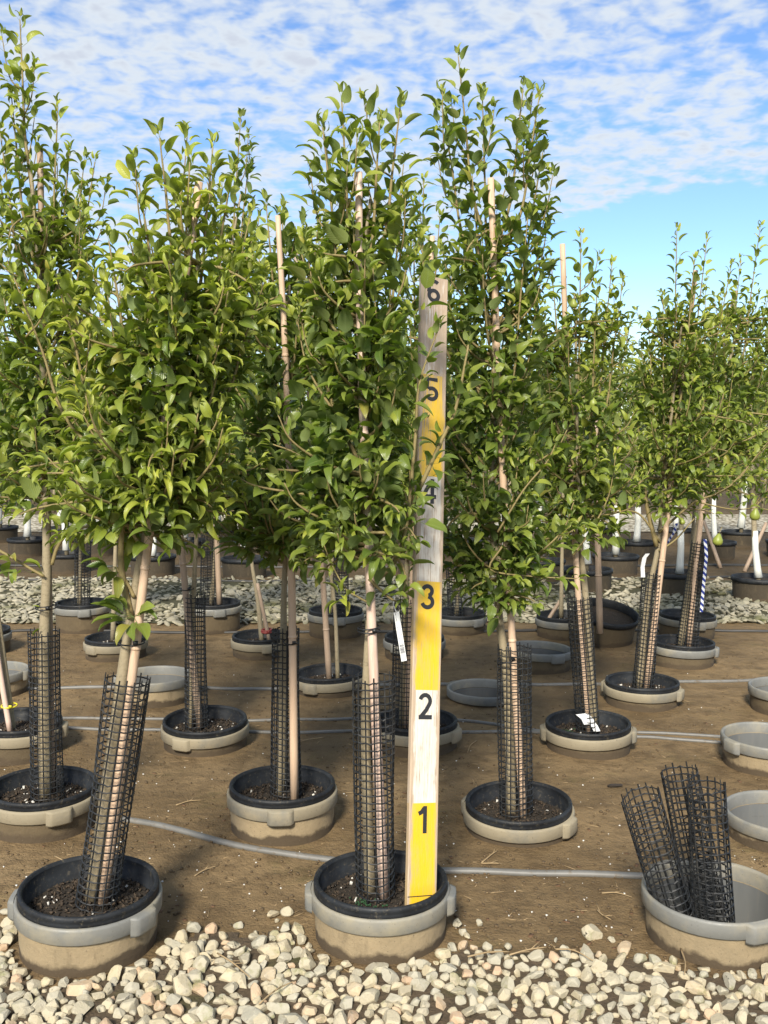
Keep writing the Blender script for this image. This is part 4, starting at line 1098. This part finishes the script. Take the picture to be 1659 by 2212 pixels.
tree(4, YB['B2'] + .02, [(606, 1722), (612, 1400), (613, 1290), (618, 1150), (622, 900), (625, 600)], .0165, .004,
     [(450, 620, 70), (600, 620, 110), (800, 605, 170), (1000, 595, 200), (1130, 595, 190), (1220, 610, 130)],
     [(610, 455, .05), (655, 480, .03), (575, 440, .05), (700, 500, .05), (560, 560, 0)], 54, 'pear tree whose cane stands outside the netting', .26, .080)
tree(5, YB['B3'] + .01, [(1105, 1772), (1096, 1480), (1078, 1330), (1080, 1230), (1062, 1130), (1065, 900), (1068, 650), (1065, 480)], .0185, .005,
     [(220, 1060, 75), (400, 1060, 105), (550, 1065, 125), (700, 1065, 145), (900, 1070, 185), (1100, 1080, 200), (1220, 1085, 175), (1290, 1085, 100)],
     [(990, 122, 0), (1042, 205, .03), (1130, 192, .03), (1165, 208, 0), (955, 235, .03), (1172, 330, .03), (905, 520, -.05), (1020, 380, -.03), (1140, 470, -.05)], 62,
     'pear tree with dark foliage between the board and the empty pots', .28, .080, extra=ex_B3)
tree(6, YB['C2'] + .01, [(412, 1572), (418, 1300), (425, 1150), (440, 900), (480, 650), (520, 420)], .0135, .004,
     [(330, 525, 35), (500, 510, 85), (700, 470, 140), (900, 440, 175), (1090, 425, 170)], [(520, 254, 0), (540, 330, .03), (480, 400, .04), (560, 470, 0), (600, 520, .03)], 40,
     'pear tree with one dark leader above its neighbours', .26, .076)
tree(7, YB['C3'] + .01, [(868, 1572), (880, 1200), (900, 900), (925, 600)], .0145, .004,
     [(430, 915, 40), (550, 925, 90), (700, 930, 125), (900, 920, 140), (1080, 900, 130), (1200, 890, 80)], [(915, 392, 0), (893, 440, .03), (950, 470, 0), (985, 540, .03)], 32,
     'pear tree mostly hidden behind the measuring board', .34, .076)
tree(8, YB['C4'] + .01, [(1284, 1580), (1266, 1300), (1256, 1200), (1250, 1080), (1245, 850), (1243, 640)], .0185, .005,
     [(540, 1245, 55), (650, 1250, 100), (800, 1250, 145), (1000, 1245, 165), (1110, 1240, 150), (1170, 1240, 90)],
     [(1255, 510, 0), (1322, 572, .03), (1190, 560, .03), (1345, 610, 0), (1290, 620, -.05), (1160, 640, 0)], 42, 'pear tree whose netting carries white tape', .70, .078, extra=ex_C4,
     pears=((1283, 862, -.12, .75), (1240, 648, -.05, .7)))
tree(9, YB['D5'] + .01, [(1380, 1488), (1398, 1300), (1420, 1190), (1430, 1100), (1450, 900), (1475, 680)], .0195, .005,
     [(540, 1490, 55), (640, 1490, 105), (760, 1480, 135), (950, 1470, 185), (1060, 1465, 165), (1100, 1465, 90)],
     [(1462, 498, 0), (1527, 518, .03), (1580, 572, .05), (1432, 640, 0), (1400, 690, .03), (1500, 560, -.04)], 44, 'forked pear tree carrying a white ribbon and pears', .68, .078, extra=ex_D5,
     pears=((1530, 970, -.18, .8), (1630, 1108, -.12, 1.05), (1549, 1163, -.12, 1.05), (1475, 1118, -.1, .6)))
tree(10, YB['E6'] + .01, [(1470, 1398), (1500, 1180), (1520, 1060), (1560, 850), (1600, 680)], .0215, .006,
     [(540, 1630, 55), (680, 1620, 110), (850, 1610, 175), (1060, 1590, 170)], [(1642, 492, 0), (1600, 560, .03), (1660, 640, 0), (1560, 640, 0), (1700, 560, 0)], 40,
     'pear tree with blue striped tape at its sleeve', .68, .080)
tree(11, YB['D3'] + .01, [(730, 1472), (722, 1300), (700, 1150), (680, 900), (655, 640)], .0125, .004,
     [(500, 680, 55), (700, 670, 110), (900, 670, 130), (1100, 675, 110)], [(690, 478, 0), (655, 470, .03), (720, 490, .03), (740, 520, 0)], 30, 'sapling in a black pot without any netting', .45, .074)
tree(12, YB['E3'] + .01, [(566, 1386), (556, 1290), (540, 1180), (520, 900), (520, 640)], .0175, .005, [(520, 520, 50), (800, 525, 110), (1080, 535, 110)], [(500, 500, 0)], 26, 'sapling bound to a short cane with red tape', .25, .076)
tree(13, YB['C1'] + .01, [(26, 1582), (14, 1480), (2, 1380), (-20, 1200), (-40, 900)], .0205, .006, [(600, -40, 60), (900, -40, 150), (1080, -40, 130)], [(-40, 500, 0)], 24, 'bare trunk with a yellow mark left of the tallest pear tree', .3, .074, 120)
def simple(k, seed, lean, n, label, young=.3, vtop=600, vb=1110):
    u = ST[k][0]; tree(seed, YB[k] + .02, [(u - 6, ST[k][1]), (u - 4 + lean * .3, 1200), (u + lean * .6, 950), (u + lean, 700)], .017, .005, [(vtop, u + lean, 45), (vtop + 150, u + lean * .8, 95), (900, u + lean * .6, 115), (vb, u + lean * .4, 95)],
                       [(u + lean, vtop - 30, 0), (u + lean - 40, vtop + 20, .05), (u + lean + 45, vtop + 40, 0)], n, label, young, .078, 0, gap=.034)
for k, sd_, ln_, lab in (('E1', 21, 0, 'tree in the pot cut off by the tallest pear tree'), ('E2', 22, 10, 'tree standing behind the leaning pear tree'), ('E4', 23, 15, 'tree standing behind the long white tag'), ('F1', 24, 0, 'netted tree at the gravel behind the tallest pear'),
                         ('F2', 25, 20, 'netted tree at the gravel with low green shoots'), ('F3', 26, -10, 'netted tree at the gravel behind the unnetted sapling'), ('F4', 27, 20, 'netted tree at the gravel right of the measuring board'),
                         ('F5', 28, 0, 'tree at the gravel beside the tilted pot'), ('F6', 29, 40, 'tree at the gravel behind the striped tape')):
    simple(k, sd_, ln_, 27, lab, .32, 640 if k[0] == 'F' else 600)

# ------------------------------------------------------------------ farther rows: white painted trunks in black pots
def far_protos():
    out = []
    for sd_ in range(4):
        T = Tree(500 + sd_); r = T.r; H = 2.15
        for k in range(28):
            z = .62 + 1.1 * r.random(); a = r.uniform(0, 6.28); R = r.uniform(.12, .42); rise = r.uniform(.15, .5)
            p0 = Vector((0, 0, z)); o = Vector((math.cos(a), math.sin(a), 0))
            T.shoot([p0, p0 + o * R * .5 + UP * rise * .25, p0 + o * R * .9 + UP * rise * .6, p0 + o * R + UP * rise], .006, .002, .095, (.1, .55), .15, .04)
        for k in range(4):
            a = r.uniform(0, 6.28); o = Vector((math.cos(a), math.sin(a), 0)); p0 = Vector((0, 0, 1.45))
            T.shoot([p0, p0 + o * .08 + UP * .25, p0 + o * .12 + UP * r.uniform(.55, .85)], .006, .002, .09, (.2, .6), .1, .038)
        crown = merge(LV, [l[0] for l in T.leaves], [l[1] for l in T.leaves], 'crown', MT['leaf_m'], [(l[2], l[3], 0, 1) for l in T.leaves], LUV, True)
        bv = [tube(p, rr, 4) for p, rr in T.branches]
        br = mesh_from(*join(bv), MT['twig'], True, 'limbs')
        tr = mesh_from(*tube([(0, 0, 0), (.02, 0, .4), (.01, .01, .8), (0, 0, 1.5)], [.024, .022, .02, .008], 8), MT['bark'], True, 'trunk')
        wr = mesh_from(*join([tube([(0, 0, .10), (.008, 0, .2), (.02, 0, .42), (.016, 0, .62)], [.043, .034, .031, .029], 9)]), MT['white_wrap'], True, 'trunk_wrap')
        out.append((crown, br, tr, wr))
    return out
FP = far_protos()
def bigpot_meshes():
    w = lathe([(.215, .17), (.205, .0), (.195, -.15), (.0005, -.15)], 28); rm_ = lathe([(.195, .12), (.205, .175), (.212, .185), (.224, .182), (.226, .165), (.224, .15), (.216, .147)], 28)
    return mesh_from(*w, MT['far_wall_shaded'], True, 'fp_wall'), mesh_from(*rm_, MT['black'], True, 'fp_rim'), mesh_from(*lathe([(.20, .145), (.1, .15), (.0005, .152)], 28), MT['potsoil'], True, 'fp_soil')
BPM = bigpot_meshes()
LM = ((97, 'the tallest pear tree'), (320, 'the leaning pear tree'), (430, 'the greyish tied cane'), (560, 'the red taped sapling'), (640, 'the cane outside its netting'), (795, 'the pinkish stake'), (925, 'the measuring board'),
      (1100, 'the dark pear tree'), (1255, 'the white taped netting'), (1310, 'the tilted pot'), (1420, 'the forked pear tree'), (1520, 'the striped tape'), (1640, 'the empty grey pots'))
def landmark(x, y):
    u = PW / 2 + FPX * x / y; return min(LM, key=lambda q: abs(q[0] - u))[1]
def far_station(x, y, i, row='first', pot=True, lean=0.0, sc=1.0):
    if pot:
        p = empty('nursery_pot', (x, y, 0), 'dusty black pot, %s row past the gravel path, behind %s' % (row, landmark(x, y)), 'pot', 'pots beyond the gravel path')
        obj('wall', BPM[0], p); obj('rim', BPM[1], p); obj('potting_soil', BPM[2], p)
    wrap = row != 'far'
    if wrap: lab, g, nm = 'white trunked tree, %s row past the gravel path, behind %s' % (row, landmark(x, y)), 'trees beyond the gravel path', 'young_tree'
    else: lab, g, nm = 'leafy tree far beyond the pale gravel road, behind %s' % landmark(x, y), 'far trees beyond the gravel road', 'young_tree'
    t = empty(nm, (x, y, .10 if pot else 0), lab, 'tree', g, (0, lean, rng.uniform(0, 6.28)))
    t.scale = (sc, sc, sc); c, b, tr, wr = FP[i % 4]
    tag(obj('crown', c, t), kind='stuff'); obj('limbs', b, t); obj('trunk', tr, t)
    if wrap:
        w_ = obj('trunk_wrap', wr, t); w_.scale = (rng.uniform(.8, 1.15),) * 2 + (rng.uniform(.7, 1.25),)
gpos = []
for u, v in ((-60, 1200), (145, 1198), (330, 1203), (528, 1208), (720, 1195), (905, 1200), (1095, 1205), (1170, 1212), (1268, 1232), (1330, 1202), (1468, 1240), (1640, 1250), (1800, 1230)): gpos.append((u, v))
for u, v in ((-120, 1160), (60, 1166), (215, 1165), (400, 1168), (600, 1170), (800, 1165), (1000, 1168), (1230, 1170), (1375, 1172), (1545, 1172), (1700, 1170)): gpos.append((u, v))
for u, v in ((0, 1140), (130, 1142), (290, 1140), (470, 1145), (680, 1140), (880, 1140), (1100, 1142), (1290, 1146), (1460, 1145), (1600, 1150)): gpos.append((u, v))
for i, (u, v) in enumerate(gpos):
    p = at_z(u, v, .165); far_station(p.x, p.y, i, 'first' if i < 13 else 'second' if i < 24 else 'third', True, rng.gauss(0, .06), rng.uniform(.9, 1.05))
i = 0
for y in (ROAD1 + .6, ROAD1 + 2.8):
    x = -y * .45
    while x < y * .45:
        far_station(x + rng.gauss(0, .15), y + rng.gauss(0, .2), i, 'far', False, rng.gauss(0, .04), rng.uniform(1.0, 1.35)); i += 1
        x += rng.uniform(.85, 1.2)
wm, ww, wc = [], [], []
for k in range(9000):
    y = rng.uniform(ROAD1 + 6, ROAD1 + 26); x = rng.uniform(-.5, .5) * y; hh = 2.6 + .9 * noise.noise(Vector((x * .5, y * .5, 0)))
    z = rng.uniform(.4, 1.0) * hh; sz = .22
    q = Quaternion((rng.gauss(0, 1), rng.gauss(0, 1), rng.gauss(0, 1), rng.gauss(0, 1))).normalized()
    wm.append(Matrix.Translation((x, y, z)) @ q.to_matrix().to_4x4() @ Matrix.Diagonal((sz, sz, sz, 1))); ww.append(rng.randrange(len(LV))); wc.append((rng.uniform(.1, .5), rng.random(), 0, 1))
tag(obj('far_hedge', merge(LV, wm, ww, 'far_hedge', MT['leaf_m'], wc, LUV, True)), 'distant mass of nursery foliage at the horizon', 'trees', None, 'stuff')
# canes leaning on the ground in the farther block
for u, v, u2, v2, lab in ((1557, 1228, 1518, 1120, 'cane slanting to the ground behind the striped tape'), (1608, 1235, 1655, 1130, 'cane leaning away beside the last white trunk'),
                          (1245, 1240, 1262, 1150, 'cane standing before the white trunks beyond the path')):
    a = at_z(u, v, 0); stake([a, at_y(u2, v2, a.y + .2)], .02, .018, lab, mat='bamboo_grey')

# ------------------------------------------------------------------ hoses on the ground
def hose(pts, w, h, label, mat='pipe'):
    P = catmull([at_z(u, v, 0) for u, v in pts], 8); V, F = [], []; b = P[0].copy(); b.z = 0
    for i, p in enumerate(P):
        t = (P[min(i + 1, len(P) - 1)] - P[max(i - 1, 0)]); t.z = 0; t.normalize(); n = Vector((-t.y, t.x, 0)); z = hfun(p.x, p.y) + .001
        for a, c in ((-1, -.3), (-.95, .75), (-.6, 1), (.6, 1), (.95, .75), (1, -.3)): q = p - b + n * (w / 2 * a); V.append((q.x, q.y, z + h * c))
    for i in range(len(P) - 1):
        for c in range(6): F.append((i * 6 + c, i * 6 + 6 + c, i * 6 + 6 + (c + 1) % 6, i * 6 + (c + 1) % 6))
    F += [(0, 1, 2, 3, 4, 5), tuple((len(P) - 1) * 6 + c for c in (5, 4, 3, 2, 1, 0))]
    tag(obj('hose', mesh_from(V, F, MT[mat], True), loc=b), label, 'hose', 'irrigation hoses on the soil')
hose([(265, 1768), (350, 1785), (450, 1812), (540, 1833), (640, 1847), (740, 1860), (880, 1876), (960, 1880), (1150, 1886), (1390, 1893), (1500, 1896)], .024, .012, 'flat grey hose crossing behind the front row of pots')
hose([(-100, 1555), (140, 1553), (350, 1554), (520, 1556), (760, 1552), (980, 1557), (1170, 1582), (1300, 1578), (1570, 1592)], .016, .010, 'grey hose through the row with white taped netting')
hose([(-100, 1577), (140, 1576), (340, 1578), (600, 1580), (800, 1578), (980, 1582), (1160, 1585), (1380, 1590), (1450, 1596), (1560, 1604)], .018, .010, 'wider grey hose lying just in front of another')
hose([(-100, 1490), (130, 1486), (270, 1486), (420, 1485), (600, 1488), (900, 1480), (1200, 1480), (1480, 1474), (1659, 1470), (1800, 1468)], .022, .012, 'grey hose running past the empty sunken pot')
hose([(-100, 1372), (130, 1360), (400, 1366), (700, 1366), (1000, 1366), (1250, 1362), (1500, 1362), (1659, 1366), (1800, 1366)], .025, .014, 'black hose along the gravel path', 'pipe_black')
hose([(-100, 1260), (150, 1252), (500, 1256), (800, 1258), (1150, 1262), (1400, 1250), (1750, 1245)], .03, .018, 'black hose beyond the gravel path', 'pipe_black')
hose([(-100, 1222), (400, 1225), (900, 1226), (1300, 1224), (1560, 1222), (1800, 1222)], .035, .02, 'black hose under the white trunked trees', 'pipe_black')

# ------------------------------------------------------------------ litter
def litter(n, region, kinds, name, mat, seed):
    r = random.Random(seed); ms = []
    for k in range(n):
        u, v = r.uniform(-40, 1700), region[0] + (region[1] - region[0]) * r.random() ** .8
        p = at_z(u, v, 0)
        if any((p.x - q.x) ** 2 + (p.y - q.y) ** 2 < .205 ** 2 for q in POS.values()): continue
        s = kinds(r); M = Matrix.Translation((p.x, p.y, hfun(p.x, p.y) + s[2] * .4)) @ Matrix.Rotation(r.uniform(0, 6.28), 4, 'Z') @ Matrix.Rotation(r.gauss(0, .12), 4, 'Y') @ Matrix.Diagonal((*s, 1))
        ms.append(M)
    return tag(obj(name, merge([BOXA], ms, [0] * len(ms), name, MT[mat])), kind='stuff')
litter(420, (1380, 2090), lambda r: (lambda s: (s, s * r.uniform(.6, 1), s * .7))(r.uniform(.0015, .0055)), 'perlite_specks', 'perlite', 1)
litter(420, (1370, 2120), lambda r: (r.uniform(.01, .05), .0016, .0016), 'straw_bits', 'straw', 2)
litter(160, (1370, 2060), lambda r: (r.uniform(.01, .02), r.uniform(.006, .012), .002), 'leaf_crumbs', 'dead_leaf', 3)
litter(2600, (1370, 2110), lambda r: (lambda q: (q, q * r.uniform(.6, 1), q * .6))(r.uniform(.003, .010)), 'soil_clods', 'clod', 5)
# single twigs one can pick out
tw = [((118, 1850), (170, 1880)), ((1040, 1865), (1075, 1840)), ((1040, 1866), (1085, 1868)), ((1300, 1930), (1365, 1938)), ((1010, 2090), (1100, 2078)), ((1290, 1965), (1320, 1985)), ((1470, 2075), (1478, 2130)),
      ((470, 2080), (540, 2130)), ((1200, 2075), (1280, 2100)), ((560, 2190), (640, 2140)), ((420, 1890), (470, 1868)), ((1030, 1600), (1010, 1625)), ((640, 1680), (690, 1662)), ((905, 1690), (905, 1660)), ((1700 * .9, 1600), (1600, 1606)),
      ((1100, 2085), (1180, 2070)), ((380, 1740), (440, 1728)), ((700, 1590), (640, 1600))]
for i, (a, b) in enumerate(tw):
    A, B = at_z(*a, 0), at_z(*b, 0); r = random.Random(i); lift = .03 if a[1] > 2040 else .003
    for q in (A, B): q.z = hfun(q.x, q.y) + lift
    mid = A.lerp(B, .5) + Vector((r.gauss(0, .006), r.gauss(0, .006), .004)); L = (B - A)
    parts = [tube(catmull([A - A, mid - A, B - A], 4), [.0024, .0023, .0022, .0021, .002, .0018, .0016, .0014, .0012], 5)]
    for q in range(2):
        s_ = (mid - A) * r.uniform(.5, 1.4); parts.append(tube([s_, s_ + L * .12 + Vector((r.gauss(0, .012), r.gauss(0, .012), .006))], [.0012, .0007], 4))
    tag(obj('twig', mesh_from(*join(parts), MT['straw'], True), loc=A), 'dry broken twig lying loose on the ' + ('pale gravel' if a[1] > 2040 else 'bare soil'), 'twig', 'dry twigs on the ground')
lump = at_z(1326, 1700, 0)
o = obj('bark_lump', stone_mesh(77, 1), loc=lump + Vector((0, 0, .008))); o.scale = (.028, .018, .012); o.data.materials.append(MT['lichen']); tag(o, 'dark lump of bark on bare soil', 'bark')
for i, (u, v, s_) in enumerate(((1258, 2070, .03), (1045, 2110, .035), (1050, 2055, .03), (640, 1960, .028), (400, 1842, .012))):
    pass
for k, (u, v) in (('A2', (795, 1958)), ('C4', (1215, 1582))):
    r = random.Random(k); ms = []; c = at_z(u, v, soil_z(k) + .012)
    for q in range(70):
        p = c + Vector((r.gauss(0, .030), r.gauss(.01, .018), r.uniform(-.004, .003))); s_ = r.uniform(.002, .005)
        ms.append(Matrix.Translation(p) @ Quaternion((r.random(), r.random(), r.random(), r.random())).normalized().to_matrix().to_4x4() @ Matrix.Diagonal((s_, s_, s_, 1)))
    tag(obj('moss', merge([BOXA], ms, [0] * 70, 'moss', MT['moss'])), 'green moss in the pot of ' + ST[k][6], 'moss', None, 'stuff')
print('leaves', sum(n for _, n in TREES), 'objects', len(bpy.data.objects), 'stones', len(stones))
